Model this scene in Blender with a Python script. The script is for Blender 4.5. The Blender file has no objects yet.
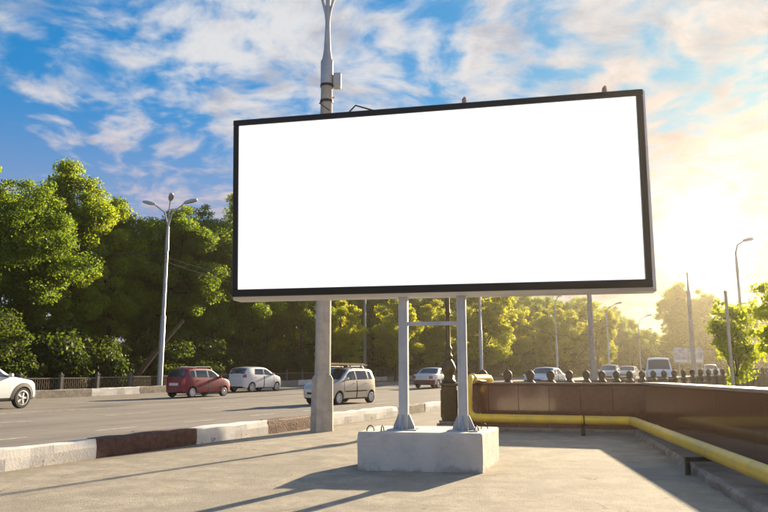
import bpy, math, random
import numpy as np
from mathutils import Vector, Matrix
R = math.radians
scene = bpy.context.scene
col = scene.collection

# ------------------------------------------------------------------ camera
EYE = 1.25
cam_d = bpy.data.cameras.new('camera'); cam = bpy.data.objects.new('camera', cam_d); col.objects.link(cam)
cam.location = (0, 0, EYE); cam.rotation_euler = (R(90 + 9.624), 0, 0)
cam_d.sensor_width = 36; cam_d.lens = 32.34; cam_d.clip_start = 0.05; cam_d.clip_end = 5000
scene.camera = cam
scene.view_settings.view_transform = 'Standard'; scene.view_settings.look = 'None'
scene.view_settings.gamma = 1; scene.view_settings.exposure = 1.58
scene.view_settings.use_curve_mapping = False

# ------------------------------------------------------------------ sun and sky
SUN_AZ, SUN_EL = R(32), R(16.5)
def dirv(az, el): return Vector((math.sin(az) * math.cos(el), math.cos(az) * math.cos(el), math.sin(el)))
sd = bpy.data.lights.new('sun', 'SUN'); so = bpy.data.objects.new('sun', sd); col.objects.link(so)
sd.energy = 5.0; sd.angle = R(0.9); sd.color = (1.0, 0.82, 0.56)
so.rotation_euler = dirv(SUN_AZ, SUN_EL).to_track_quat('Z', 'Y').to_euler()
so.location = dirv(SUN_AZ, SUN_EL) * 60

world = bpy.data.worlds.new('World'); scene.world = world; world.use_nodes = True
class NT:
    def __init__(s, tree): s.t = tree; s.n = tree.nodes; s.l = tree.links
    def node(s, typ, **kw):
        n = s.n.new(typ)
        for k, v in kw.items(): setattr(n, k, v)
        return n
    def put(s, sock, v):
        if hasattr(v, 'is_output'): s.l.new(v, sock)
        else: sock.default_value = v
    def m(s, op, a, b=0.0, c=0.0):
        n = s.node('ShaderNodeMath', operation=op)
        s.put(n.inputs[0], a); s.put(n.inputs[1], b); s.put(n.inputs[2], c); return n.outputs[0]
    def v(s, op, a, b=(0, 0, 0)):
        n = s.node('ShaderNodeVectorMath', operation=op)
        s.put(n.inputs[0], a)
        if op == 'SCALE': s.put(n.inputs['Scale'], b)
        else: s.put(n.inputs[1], b)
        return n.outputs['Value'] if op in ('DOT_PRODUCT', 'LENGTH') else n.outputs['Vector']
    def mix(s, f, a, b, blend='MIX'):
        n = s.node('ShaderNodeMix', data_type='RGBA', blend_type=blend)
        s.put(n.inputs[0], f)
        for k, x in ((6, a), (7, b)):
            s.put(n.inputs[k], x if hasattr(x, 'is_output') else (*x, 1.0) if len(x) == 3 else x)
        return n.outputs[2]
    def noise(s, vec, scale, detail=4, rough=0.55, dist=0.0):
        n = s.node('ShaderNodeTexNoise')
        if vec is not None: s.l.new(vec, n.inputs['Vector'])
        n.inputs['Scale'].default_value = scale; n.inputs['Detail'].default_value = detail
        n.inputs['Roughness'].default_value = rough; n.inputs['Distortion'].default_value = dist
        return n.outputs['Fac']
    def ramp(s, f, lo, hi, a=0.0, b=1.0):
        n = s.node('ShaderNodeMapRange', interpolation_type='SMOOTHSTEP')
        s.put(n.inputs[0], f); s.put(n.inputs[1], lo); s.put(n.inputs[2], hi); s.put(n.inputs[3], a); s.put(n.inputs[4], b)
        return n.outputs[0]
    def lin(s, f, lo, hi, a=0.0, b=1.0):
        n = s.node('ShaderNodeMapRange'); n.clamp = True
        s.put(n.inputs[0], f); s.put(n.inputs[1], lo); s.put(n.inputs[2], hi); s.put(n.inputs[3], a); s.put(n.inputs[4], b)
        return n.outputs[0]

w = NT(world.node_tree); w.n.clear()
tc = w.node('ShaderNodeTexCoord')
d = w.v('NORMALIZE', tc.outputs['Generated'])
sep = w.node('ShaderNodeSeparateXYZ'); w.l.new(d, sep.inputs[0]); dx, dy, dz = sep.outputs
sky = w.node('ShaderNodeTexSky', sky_type='NISHITA'); sky.sun_disc = False
sky.sun_elevation = SUN_EL; sky.sun_rotation = SUN_AZ
sky.air_density = 1.0; sky.dust_density = 0.6; sky.ozone_density = 3.0
base = w.mix(1.0, sky.outputs[0], w.mix(w.ramp(dz, 0.10, 0.42), (0.95, 0.90, 1.12), (0.13, 0.86, 1.20)), 'MULTIPLY')
bwn = w.node('ShaderNodeRGBToBW'); w.l.new(base, bwn.inputs[0])
base = w.v('SCALE', base, w.m('DIVIDE', 1.0, w.m('ADD', 1.0, w.m('DIVIDE', bwn.outputs[0], 2.0))))
base = w.mix(w.m('MULTIPLY', w.ramp(dz, 0.08, 0.36, 1.0, 0.0), 0.55), base, (1.75, 1.85, 2.45))
# low cloud layer seen in perspective
den = w.m('MAXIMUM', w.m('ADD', dz, 0.17), 0.05)
comb = w.node('ShaderNodeCombineXYZ')
w.put(comb.inputs[0], w.m('DIVIDE', dx, den)); w.put(comb.inputs[1], w.m('DIVIDE', dy, den)); comb.inputs[2].default_value = 1.1
p = comb.outputs[0]
warp = w.node('ShaderNodeTexNoise'); w.l.new(p, warp.inputs['Vector']); warp.inputs['Scale'].default_value = 1.6; warp.inputs['Detail'].default_value = 2
p2 = w.v('ADD', p, w.v('SCALE', w.v('SUBTRACT', warp.outputs['Color'], (0.5, 0.5, 0.5)), 0.45))
big = w.noise(p2, 1.15, 3, 0.5)
fine = w.noise(p2, 8.6, 6, 0.52)
tiny = w.noise(p2, 15.0, 4, 0.55)
glowdir = dirv(R(25.2), R(9.2))
sundot = w.m('MAXIMUM', w.v('DOT_PRODUCT', d, tuple(glowdir)), 0.0)
right = w.lin(dx, -0.50, 0.45, -0.065, 0.075)
shape = w.m('ADD', w.m('ADD', w.m('MULTIPLY', big, 0.80), w.m('MULTIPLY', fine, 0.70)), w.m('ADD', w.m('MULTIPLY', tiny, 0.28), w.m('SUBTRACT', right, 0.10)))
cov = w.ramp(shape, 0.69, 0.96)
thick = w.ramp(w.m('ADD', w.m('MULTIPLY', w.m('MINIMUM', shape, 1.0), 0.35), w.m('MULTIPLY', w.noise(p2, 6.0, 6, 0.6), 0.85)), 0.66, 0.92)
near = w.m('POWER', sundot, 26.0)
low = w.ramp(dz, 0.14, 0.42, 1.0, 0.0)
lit = w.mix(low, (3.2, 3.15, 3.1), (2.7, 2.1, 2.15))
shade = w.mix(low, (1.5, 1.55, 1.9), (1.05, 0.95, 1.35))
cl = w.mix(w.m('MULTIPLY', thick, 0.8), lit, shade)
cl = w.mix(near, cl, w.mix(1.0, cl, (.88, .66, .54), 'MULTIPLY'))
colr = w.mix(w.m('MULTIPLY', cov, 0.9), base, cl)
# bright hazy air round the low sun
aur = w.mix(1.0, (0, 0, 0), (0, 0, 0))
def addglow(c, k, amp, rgb):
    g = w.m('MULTIPLY', w.m('POWER', sundot, k), amp)
    return w.mix(1.0, c, w.mix(1.0, rgb, w.node_val(g), 'MULTIPLY'), 'ADD')
def val(g):
    n = w.node('ShaderNodeCombineXYZ')
    for i in range(3): w.put(n.inputs[i], g)
    return n.outputs[0]
w.node_val = val
colr = addglow(colr, 10, .14, (1.0, 0.62, 0.36))
colr = addglow(colr, 60, .45, (1.0, 0.72, 0.38))
colr = addglow(colr, 300, 2.0, (1.0, 0.84, 0.55))
colr = addglow(colr, 1600, 8.0, (1.0, 0.92, 0.75))
bg = w.node('ShaderNodeBackground'); w.l.new(colr, bg.inputs[0]); bg.inputs[1].default_value = 0.085
wo = w.node('ShaderNodeOutputWorld'); w.l.new(bg.outputs[0], wo.inputs[0])

# ------------------------------------------------------------------ materials
MATS = {}
def mat(name, color, rough=0.6, metal=0.0, var=0.0, vscale=3.0, color2=None, bump=0.0, bscale=40.0, spec=0.5, coat=0.0, extra=None):
    if name in MATS: return MATS[name]
    m = bpy.data.materials.new(name); m.use_nodes = True; t = NT(m.node_tree)
    b = t.n['Principled BSDF']
    b.inputs['Roughness'].default_value = rough; b.inputs['Metallic'].default_value = metal
    b.inputs['Specular IOR Level'].default_value = spec
    if coat: b.inputs['Coat Weight'].default_value = coat; b.inputs['Coat Roughness'].default_value = 0.04
    g = t.node('ShaderNodeTexCoord').outputs['Object']
    if var or color2:
        c2 = color2 or tuple(max(0, c * (1 - var)) for c in color)
        f = t.ramp(t.noise(g, vscale, 6, 0.62), 0.35, 0.65)
        c = t.mix(f, color, c2)
        if extra: c = extra(t, g, c)
        t.l.new(c, b.inputs['Base Color'])
    else:
        b.inputs['Base Color'].default_value = (*color, 1)
        if extra: t.l.new(extra(t, g, t.mix(0.0, color, color)), b.inputs['Base Color'])
    if bump:
        bn = t.node('ShaderNodeBump'); bn.inputs['Strength'].default_value = bump; bn.inputs['Distance'].default_value = 0.02
        t.l.new(t.noise(g, bscale, 4, 0.6), bn.inputs['Height']); t.l.new(bn.outputs[0], b.inputs['Normal'])
    MATS[name] = m; return m

def x_ground(c_speck, c_stain, crack=0.55, cs=0.33):
    def f(t, g, c):
        sp = t.ramp(t.noise(g, 26, 3, 0.7), 0.42, 0.70)
        c = t.mix(t.m('MULTIPLY', sp, 0.45), c, c_speck)
        st = t.ramp(t.noise(g, 0.55, 6, 0.65, 0.8), 0.46, 0.66)
        c = t.mix(t.m('MULTIPLY', st, 0.7), c, c_stain)
        pb_ = t.ramp(t.noise(g, 75, 2, 0.5), 0.60, 0.70)
        c = t.mix(t.m('MULTIPLY', pb_, 0.5), c, (0.55, 0.50, 0.42))
        vo = t.node('ShaderNodeTexVoronoi', feature='DISTANCE_TO_EDGE'); vo.inputs['Scale'].default_value = cs
        wn = t.node('ShaderNodeTexNoise'); t.l.new(g, wn.inputs['Vector']); wn.inputs['Scale'].default_value = 1.3; wn.inputs['Detail'].default_value = 5
        t.l.new(t.v('ADD', g, t.v('SCALE', wn.outputs['Color'], 0.7)), vo.inputs['Vector'])
        k = t.ramp(vo.outputs['Distance'], 0.0, 0.0055, 1.0, 0.0)
        brk = t.ramp(t.noise(g, 0.8, 2), 0.44, 0.56)
        return t.mix(t.m('MULTIPLY', t.m('MULTIPLY', k, brk), crack), c, (0.05, 0.045, 0.04))
    return f
def street_axes(t, g):
    q = t.v('DOT_PRODUCT', t.v('SUBTRACT', g, (-4.92, 9.17, 0)), (-.910, .4145, 0)); sa = t.v('DOT_PRODUCT', g, (.4145, .910, 0)); return sa, q
def stretched(t, sa, q, ks, kq, scale, det=5):
    cb = t.node('ShaderNodeCombineXYZ'); t.put(cb.inputs[0], t.m('MULTIPLY', sa, ks)); t.put(cb.inputs[1], t.m('MULTIPLY', q, kq)); return t.noise(cb.outputs[0], scale, det, 0.6)
def x_pave(t, g, c):
    c = x_ground((0.24, 0.215, 0.18), (0.30, 0.265, 0.21), .7, .42)(t, g, c)
    sa, q = street_axes(t, g)
    drag = t.ramp(stretched(t, sa, q, .35, 2.2, 1.0), 0.50, 0.72)              # scuffs dragged along the walkway
    c = t.mix(t.m('MULTIPLY', drag, 0.40), c, (0.27, 0.235, 0.19))
    agg = t.ramp(t.noise(g, 11, 5, 0.75), 0.44, 0.64)
    c = t.mix(t.m('MULTIPLY', agg, 0.38), c, (0.22, 0.19, 0.15))
    grit = t.m('MULTIPLY', t.ramp(t.m('ADD', q, t.m('MULTIPLY', t.noise(g, 3.0, 5), 0.5)), -0.25, 0.22), 0.65)   # grit swept against the kerb
    c = t.mix(grit, c, (0.20, 0.165, 0.12))
    vo = t.node('ShaderNodeTexVoronoi'); t.l.new(g, vo.inputs['Vector']); vo.inputs['Scale'].default_value = 2.3
    spot = t.m('MULTIPLY', t.ramp(vo.outputs['Distance'], 0.05, 0.09, 1.0, 0.0), t.ramp(t.noise(g, 1.1, 2), 0.48, 0.55))
    c = t.mix(t.m('MULTIPLY', spot, 0.55), c, (0.15, 0.13, 0.11))
    pt = t.node('ShaderNodeTexVoronoi'); t.l.new(g, pt.inputs['Vector']); pt.inputs['Scale'].default_value = 0.28
    return t.mix(t.m('MULTIPLY', t.ramp(pt.outputs['Color'], 0.62, 0.64), 0.22), c, (0.30, 0.27, 0.235))
def x_road(t, g, c):
    c = x_ground((0.19, 0.165, 0.145), (0.21, 0.18, 0.155), .6, .14)(t, g, c)
    sa, q = street_axes(t, g)
    wear = t.ramp(stretched(t, sa, q, .06, .9, 1.0), 0.42, 0.66)               # tyre-polished and oily bands along the lanes
    c = t.mix(t.m('MULTIPLY', wear, 0.55), c, (0.155, 0.135, 0.12))
    pale = t.ramp(stretched(t, sa, q, .05, 1.6, 1.7), 0.56, 0.72)
    c = t.mix(t.m('MULTIPLY', pale, 0.45), c, (0.36, 0.32, 0.275))
    pt = t.node('ShaderNodeTexVoronoi'); t.l.new(g, pt.inputs['Vector']); pt.inputs['Scale'].default_value = 0.11
    return t.mix(t.m('MULTIPLY', t.ramp(pt.outputs['Color'], 0.66, 0.67), 0.35), c, (0.15, 0.135, 0.125))
def x_chip(t, g, c):
    s = t.node('ShaderNodeSeparateXYZ'); t.l.new(g, s.inputs[0])
    h = t.lin(s.outputs[2], 0.0, 0.14, 0.12, 0.0)
    k = t.ramp(t.m('ADD', t.noise(g, 7, 6, 0.65), h), 0.68, 0.73)
    c = t.mix(t.m('MULTIPLY', k, 0.8), c, (0.20, 0.16, 0.13))
    return t.mix(t.m('MULTIPLY', t.ramp(t.noise(g, 2.2, 5, 0.6), 0.45, 0.7), 0.35), c, (0.42, 0.38, 0.33))
def x_grime(t, g, c):
    s = t.node('ShaderNodeSeparateXYZ'); t.l.new(g, s.inputs[0])
    h = t.lin(s.outputs[2], 0.0, 0.12, 0.22, 0.0)
    k = t.ramp(t.m('ADD', t.noise(g, 5, 6, 0.65), h), 0.58, 0.80)
    c = t.mix(t.m('MULTIPLY', k, 0.55), c, (0.34, 0.29, 0.23))
    k = t.ramp(t.noise(g, 1.6, 6, 0.6), 0.48, 0.7)
    return t.mix(t.m('MULTIPLY', k, 0.3), c, (0.46, 0.42, 0.36))
def x_streak(t, g, c):
    mp = t.node('ShaderNodeMapping'); mp.inputs['Scale'].default_value = (9, 9, 0.5); t.l.new(g, mp.inputs[0])
    k = t.ramp(t.noise(mp.outputs[0], 1.0, 5, 0.6), 0.48, 0.75)
    return t.mix(t.m('MULTIPLY', k, 0.4), c, (0.19, 0.16, 0.13))
def x_rust(t, g, c):
    c = t.mix(t.m('MULTIPLY', t.ramp(t.noise(g, 2.1, 6, 0.65), 0.5, 0.72), 0.45), c, (0.42, 0.30, 0.08))
    return t.mix(t.m('MULTIPLY', t.ramp(t.noise(g, 8, 6, 0.7), 0.66, 0.70), 0.85), c, (0.14, 0.06, 0.025))
def x_fleck(t, g, c):
    k = t.ramp(t.noise(g, 60, 3, 0.7), 0.5, 0.62)
    return t.mix(t.m('MULTIPLY', k, 0.6), c, (0.17, 0.075, 0.045))

M_PAVE = mat('pavement_asphalt', (0.455, 0.395, 0.305), 0.9, var=.30, vscale=2.3, bump=.45, bscale=62, spec=.2, extra=x_pave)
M_ROAD = mat('road_asphalt', (0.27, 0.235, 0.20), 0.88, var=.18, vscale=.5, bump=.5, bscale=45, spec=.3, extra=x_road)
M_SOIL = mat('soil_and_grass', (0.075, 0.085, 0.03), 0.95, color2=(0.12, 0.095, 0.05), vscale=.6, bump=.6, bscale=8)
M_LINE = mat('worn_road_paint', (0.66, 0.62, 0.55), 0.8, color2=(0.30, 0.27, 0.23), vscale=5)
M_KWHITE = mat('white_painted_concrete', (0.70, 0.67, 0.63), 0.85, var=.12, vscale=5, bump=.22, bscale=30, extra=x_chip)
M_KDARK = mat('dark_brown_painted_concrete', (0.095, 0.040, 0.028), 0.8, color2=(0.14, 0.075, 0.05), vscale=9, bump=.9, bscale=24)
M_KRAW = mat('raw_grey_concrete', (0.30, 0.265, 0.22), 0.9, var=.35, vscale=6, bump=.9, bscale=20)
M_BLOCK = mat('whitewashed_concrete', (0.75, 0.69, 0.60), 0.88, var=.12, vscale=2.5, bump=.5, bscale=22, extra=x_grime)
M_POLEC = mat('grey_concrete', (0.42, 0.39, 0.35), 0.85, var=.2, vscale=5, bump=.5, bscale=30, extra=x_streak)
M_STEEL = mat('grey_painted_steel', (0.46, 0.47, 0.48), 0.45, metal=.35, var=.12, vscale=6)
M_PSTEEL = mat('pale_painted_steel', (0.58, 0.58, 0.57), 0.4, var=.12, vscale=5, extra=x_streak)
M_DSTEEL = mat('dark_rusty_steel', (0.06, 0.045, 0.035), 0.6, metal=.3, var=.4, vscale=9)
M_FRAME = mat('dark_glossy_frame', (0.024, 0.021, 0.017), 0.28, spec=.35)
M_CASE = mat('light_grey_sheet_metal', (0.62, 0.62, 0.63), 0.4, metal=.1, var=.08, vscale=3)
M_PINK = mat('primer_pink_steel', (0.50, 0.26, 0.19), 0.6, var=.2, vscale=20)
M_GRAN = mat('polished_brown_granite', (0.16, 0.062, 0.036), 0.14, color2=(0.115, 0.045, 0.028), vscale=14, spec=.6, coat=.25, extra=x_fleck)
M_GRAN2 = mat('matte_brown_granite', (0.12, 0.055, 0.038), 0.35, color2=(0.085, 0.04, 0.028), vscale=14, extra=x_fleck)
M_COPE = mat('pale_pink_stone', (0.34, 0.25, 0.20), 0.4, var=.2, vscale=9, bump=.15)
M_LEDGE = mat('rough_ledge_concrete', (0.30, 0.265, 0.225), 0.9, var=.35, vscale=4, bump=.9, bscale=14, extra=x_chip)
M_YEL = mat('yellow_gas_pipe_paint', (0.70, 0.48, 0.035), 0.42, color2=(0.58, 0.42, 0.06), vscale=4, bump=.12, bscale=30, extra=x_rust)
M_BRONZE = mat('dark_bronze_cast_iron', (0.085, 0.065, 0.035), 0.5, metal=.5, color2=(0.12, 0.09, 0.045), vscale=12)
M_IRON = mat('grey_brown_cast_iron', (0.12, 0.085, 0.055), 0.65, metal=.2, var=.3, vscale=12)
M_FARC = mat('fence_concrete', (0.17, 0.155, 0.135), 0.85, var=.3, vscale=5)
M_BARK = mat('tree_bark', (0.10, 0.07, 0.045), 0.95, var=.4, vscale=7, bump=.9, bscale=18)
M_TYRE = mat('tyre_rubber', (0.018, 0.017, 0.017), 0.85)
M_RIM = mat('alloy_rim', (0.66, 0.66, 0.67), 0.35, metal=.25)
M_GLASS = mat('tinted_car_glass', (0.035, 0.042, 0.048), 0.05, spec=.9)
M_BLACK = mat('black_plastic', (0.022, 0.021, 0.020), 0.6)
M_LAMP = mat('headlight_plastic', (0.70, 0.71, 0.72), 0.08, spec=.8, coat=.5)
M_TAIL = mat('red_tail_lamp', (0.35, 0.012, 0.012), 0.12, coat=.5)
M_PLATE = mat('number_plate_white', (0.70, 0.70, 0.68), 0.5)
M_PLANK = mat('pale_sawn_timber', (0.55, 0.42, 0.24), 0.8, var=.25, vscale=6)
M_SIGNB = mat('blue_grey_sign_print', (0.20, 0.27, 0.36), 0.5, color2=(0.50, 0.52, 0.55), vscale=1.1)
M_CABLE = mat('black_cable', (0.05, 0.048, 0.045), 1.0, spec=.05)
def paint(name, c, coat=.8): return mat(name, c, .38, coat=coat, metal=.0)

def leafmat(name, c1, c2, trans):
    m = bpy.data.materials.new(name); m.use_nodes = True; t = NT(m.node_tree); b = t.n['Principled BSDF']
    at = t.node('ShaderNodeAttribute', attribute_name='tint')
    oi = t.node('ShaderNodeObjectInfo')
    f = t.m('ADD', t.m('MULTIPLY', at.outputs['Fac'], .8), t.m('MULTIPLY', oi.outputs['Random'], .2))
    c = t.mix(f, c1, c2); t.l.new(c, b.inputs['Base Color']); b.inputs['Roughness'].default_value = .55
    b.inputs['Specular IOR Level'].default_value = .3
    tr = t.node('ShaderNodeBsdfTranslucent'); t.l.new(t.mix(f, tuple(x * trans for x in (c1[0] * 1.35, c1[1] * 1.25, c1[2] * .5)), tuple(x * trans for x in (c2[0] * 1.45, c2[1] * 1.25, c2[2] * .4))), tr.inputs[0])
    mx = t.node('ShaderNodeMixShader'); mx.inputs[0].default_value = .55
    t.l.new(b.outputs[0], mx.inputs[1]); t.l.new(tr.outputs[0], mx.inputs[2])
    t.l.new(mx.outputs[0], t.n['Material Output'].inputs[0]); return m
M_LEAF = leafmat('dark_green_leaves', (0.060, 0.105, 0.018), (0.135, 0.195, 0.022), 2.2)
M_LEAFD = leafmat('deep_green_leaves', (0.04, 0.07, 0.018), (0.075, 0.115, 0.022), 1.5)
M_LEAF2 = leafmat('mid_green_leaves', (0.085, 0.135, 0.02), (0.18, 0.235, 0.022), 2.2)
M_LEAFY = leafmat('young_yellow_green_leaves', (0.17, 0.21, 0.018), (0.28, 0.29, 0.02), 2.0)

# ------------------------------------------------------------------ mesh helpers
class MB:
    def __init__(s): s.v = []; s.f = []
    def add(s, vs, fs):
        o = len(s.v); s.v += [tuple(x) for x in vs]; s.f += [tuple(i + o for i in f) for f in fs]; return s
    def box(s, x0, x1, y0, y1, z0, z1, M=None, ch=0.0):
        if ch:
            vs = []; 
            for z, k in ((z0, ch), (z0 + ch, 0), (z1 - ch, 0), (z1, ch)):
                a0, a1, b0, b1 = x0 + k, x1 - k, y0 + k, y1 - k
                c = ch if k == 0 else ch * .4
                vs += [(a0 + c, b0, z), (a1 - c, b0, z), (a1, b0 + c, z), (a1, b1 - c, z), (a1 - c, b1, z), (a0 + c, b1, z), (a0, b1 - c, z), (a0, b0 + c, z)]
            fs = [tuple(reversed(range(8))), tuple(range(24, 32))]
            for r in range(3):
                for i in range(8):
                    j = (i + 1) % 8; fs.append((r * 8 + i, r * 8 + j, r * 8 + 8 + j, r * 8 + 8 + i))
        else:
            vs = [(x0, y0, z0), (x1, y0, z0), (x1, y1, z0), (x0, y1, z0), (x0, y0, z1), (x1, y0, z1), (x1, y1, z1), (x0, y1, z1)]
            fs = [(3, 2, 1, 0), (4, 5, 6, 7), (0, 1, 5, 4), (1, 2, 6, 5), (2, 3, 7, 6), (3, 0, 4, 7)]
        if M is not None: vs = [M @ Vector(q) for q in vs]
        return s.add(vs, fs)
    def lathe(s, prof, n=16, M=None, phase=0.0, caps=True):
        vs = []; fs = []; k = len(prof)
        for i in range(n):
            a = 2 * math.pi * i / n + phase
            vs += [(r * math.cos(a), r * math.sin(a), z) for r, z in prof]
        for i in range(n):
            j = (i + 1) % n
            for q in range(k - 1): fs.append((i * k + q, j * k + q, j * k + q + 1, i * k + q + 1))
        if caps: fs.append(tuple(i * k for i in reversed(range(n)))); fs.append(tuple(i * k + k - 1 for i in range(n)))
        if M is not None: vs = [M @ Vector(q) for q in vs]
        return s.add(vs, fs)
    def tube(s, pts, rad, n=8, caps=True):
        pts = [Vector(q) for q in pts]; k = len(pts)
        rs = rad if isinstance(rad, (list, tuple)) else [rad] * k
        vs = []; fs = []; up = None
        for i, q in enumerate(pts):
            t = (pts[min(i + 1, k - 1)] - pts[max(i - 1, 0)]).normalized()
            if up is None: up = Vector((0, 0, 1)) if abs(t.z) < .9 else Vector((1, 0, 0))
            a = t.cross(up).normalized(); b = a.cross(t).normalized(); up = b
            for j in range(n):
                an = 2 * math.pi * j / n; vs.append(q + (a * math.cos(an) + b * math.sin(an)) * rs[i])
        for i in range(k - 1):
            for j in range(n):
                l = (j + 1) % n; fs.append((i * n + j, i * n + l, i * n + n + l, i * n + n + j))
        if caps: fs.append(tuple(reversed(range(n)))); fs.append(tuple(range((k - 1) * n, k * n)))
        return s.add(vs, fs)
    def mesh(s, name, m, smooth=False):
        me = bpy.data.meshes.new(name); me.from_pydata(s.v, [], s.f); me.update(); me.materials.append(m)
        if smooth:
            me.shade_smooth()
            try: me.set_sharp_from_angle(angle=R(38))
            except Exception: pass
        return me
    def build(s, name, m, parent=None, smooth=False, loc=None, rz=None):
        return link(name, s.mesh(name, m, smooth), parent, loc, rz)
def link(name, data, parent=None, loc=None, rz=None):
    o = bpy.data.objects.new(name, data); col.objects.link(o)
    if parent is not None: o.parent = parent
    if loc is not None: o.location = loc
    if rz is not None: o.rotation_euler = (0, 0, rz)
    return o
def tag(o, label=None, cat=None, group=None, kind=None):
    if label: o['label'] = label
    if cat: o['category'] = cat
    if group: o['group'] = group
    if kind: o['kind'] = kind
    return o
def empty(name, loc=(0, 0, 0), rz=0.0): return link(name, None, None, loc, rz)
def copy_tree(o, parent=None):
    c = o.copy(); col.objects.link(c); c.parent = parent
    for ch in o.children: copy_tree(ch, c)
    return c

# ------------------------------------------------------------------ ground in the street's own axes: s along the road, q across it
O = Vector((-4.92, 9.17)); U = Vector((0.4145, 0.910)).normalized(); N = Vector((-U.y, U.x))
HEAD = math.atan2(U.y, U.x)
def gz(s): return 0.0 if s < 20 else min(0.9, 0.012 * (s - 20))
def P(s, q, z=0.0): v = O + U * s + N * q; return Vector((v.x, v.y, gz(s) + z))
def sq(x, y): r = Vector((x, y)) - O; return r.dot(U), r.dot(N)
def strip(name, ss, qs, z, m, kind='structure'):
    b = MB(); n = len(qs)
    for s in ss:
        for q in qs: b.v.append(tuple(P(s, q, z)))
    for i in range(len(ss) - 1):
        for j in range(n - 1): b.f.append((i * n + j, i * n + n + j, i * n + n + j + 1, i * n + j + 1)[::-1])
    o = b.build(name, m); tag(o, kind=kind); return o
strip('ground', [-325, 20, 95, 325], [-325, 325], -0.03, M_SOIL)
strip('road', [-60, 19.4, 20, 84], [0.0, 21.6], 0.0, M_ROAD)
strip('side_road', [19.4, 20, 84], [-70, 0.0], 0.0, M_ROAD)
strip('pavement', [-60, 19.4], [-60, 0.0], 0.0, M_PAVE)
strip('verge', [-60, 20, 84], [21.95, 24.0], 0.12, M_SOIL)

lm = empty('lane_marking'); tag(lm, kind='structure')
def mark(s0, s1, q, wd):
    b = MB(); vs = [P(s0, q - wd / 2, .004), P(s1, q - wd / 2, .004), P(s1, q + wd / 2, .004), P(s0, q + wd / 2, .004)]
    b.add(vs, [(0, 1, 2, 3)]); b.build('dash', M_LINE, lm)
for k in range(-2, 7): mark(2.3 + k * 2.9, 3.5 + k * 2.9, 3.9, .11)
for k in range(-1, 6): mark(5.0 + k * 4.4, 6.9 + k * 4.4, 8.0, .11)
mark(-10, 19.9, 11.2, .10); mark(-10, 19.9, 11.55, .10)
for k in range(0, 9): mark(3.0 + k * 6, 6.0 + k * 6, 15.8, .12)

# kerbs: separate cast blocks, painted in turn
kb = empty('kerb'); tag(kb, kind='structure')
rng = random.Random(5)
def kerb_block(parent, s0, s1, q0, q1, h, m, jit=.012):
    c = (P(s0, (q0 + q1) / 2) + P(s1, (q0 + q1) / 2)) / 2; L = (s1 - s0) / 2 - .008; wq = abs(q1 - q0) / 2
    b = MB(); n = 6; vs = []; rows = [(-wq, -.03), (-wq, h * .55), (-wq + .01, h - .03), (-wq + .035, h), (wq - .035, h), (wq - .01, h - .03), (wq, -.03)]
    for i in range(n + 1):
        x = -L + 2 * L * i / n
        for (y, z) in rows:
            jy, jz = rng.uniform(-jit, jit), rng.uniform(-jit, jit) if z > 0 else 0
            vs.append((x, y + jy, z + jz))
    k = len(rows); fs = []
    for i in range(n):
        for j in range(k - 1): fs.append((i * k + j, i * k + k + j, i * k + k + j + 1, i * k + j + 1))
    fs.append(tuple(range(k))); fs.append(tuple(reversed(range(n * k, n * k + k))))
    b.add(vs, fs); o = b.build('kerb_block', m, parent, loc=c, rz=HEAD + rng.uniform(-.004, .004))
    o.rotation_euler = (0, -math.atan2(gz(s1) - gz(s0), s1 - s0), o.rotation_euler[2])
    return o
edges = [-9.7, -7.45, -5.2, -2.95, -.70, 1.54, 3.79, 6.05, 8.3, 10.55, 12.8, 15.05, 17.3, 19.5]
mats_k = [M_KDARK, M_KWHITE, M_KDARK, M_KWHITE, M_KWHITE, M_KDARK, M_KWHITE, M_KDARK, M_KWHITE, M_KWHITE, M_KRAW, M_KWHITE, M_KRAW]
for i in range(13): kerb_block(kb, edges[i], edges[i + 1], -.02, .22, .285, mats_k[i])
fk = empty('kerb'); tag(fk, kind='structure')
for i in range(28):
    s0 = -13.5 + 3.5 * i
    o = kerb_block(fk, s0, s0 + 3.5, 21.58, 21.98, .40, M_KWHITE if i % 2 == 0 else M_KRAW, .02)
# small step under the near kerb
# ------------------------------------------------------------------ billboard
yaw = -R(11.6)
bx, by = 0.633, 9.40
BW, BH, BZ = 5.77, 2.61, 2.335
T = empty('billboard', (bx, by, 0), yaw); tag(T, 'big blank white billboard in a dark frame on two pale steel posts', 'billboard')
hw = BW / 2; z0, z1 = BZ, BZ + BH
# casing flares out a little towards its back
b = MB(); dpt = .34
f = [(-hw, 0, z0), (hw, 0, z0), (hw, 0, z1), (-hw, 0, z1)]
k = [(-hw - .02, dpt * .16, z0 - .04), (hw + .055, dpt * .16, z0 - .04), (hw + .035, dpt * .16, z1 + .01), (-hw - .02, dpt * .16, z1 + .01)]
k2 = [(x, dpt, z) for x, _, z in k]
LEAN = math.tan(R(4.0))
def lean(o):
    for v_ in o.data.vertices: v_.co.y -= LEAN * (v_.co.z - BZ)
    return o
b.add(f + k + k2, [(0, 4, 5, 1)[::-1], (1, 5, 6, 2)[::-1], (2, 6, 7, 3)[::-1], (3, 7, 4, 0)[::-1],
                   (4, 8, 9, 5)[::-1], (5, 9, 10, 6)[::-1], (6, 10, 11, 7)[::-1], (7, 11, 8, 4)[::-1], (11, 10, 9, 8)[::-1], (0, 1, 2, 3)])
lean(b.build('casing', M_CASE, T))
fw = .105
fr = MB()
for (x0, x1, a, c) in ((-hw, hw, z0, z0 + fw), (-hw, hw, z1 - fw * .8, z1)): fr = MB(); fr.box(x0 + .002, x1 - .002, -.05, -.004, a, c, ch=.008); lean(fr.build('frame_rail', M_FRAME, T))
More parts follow.
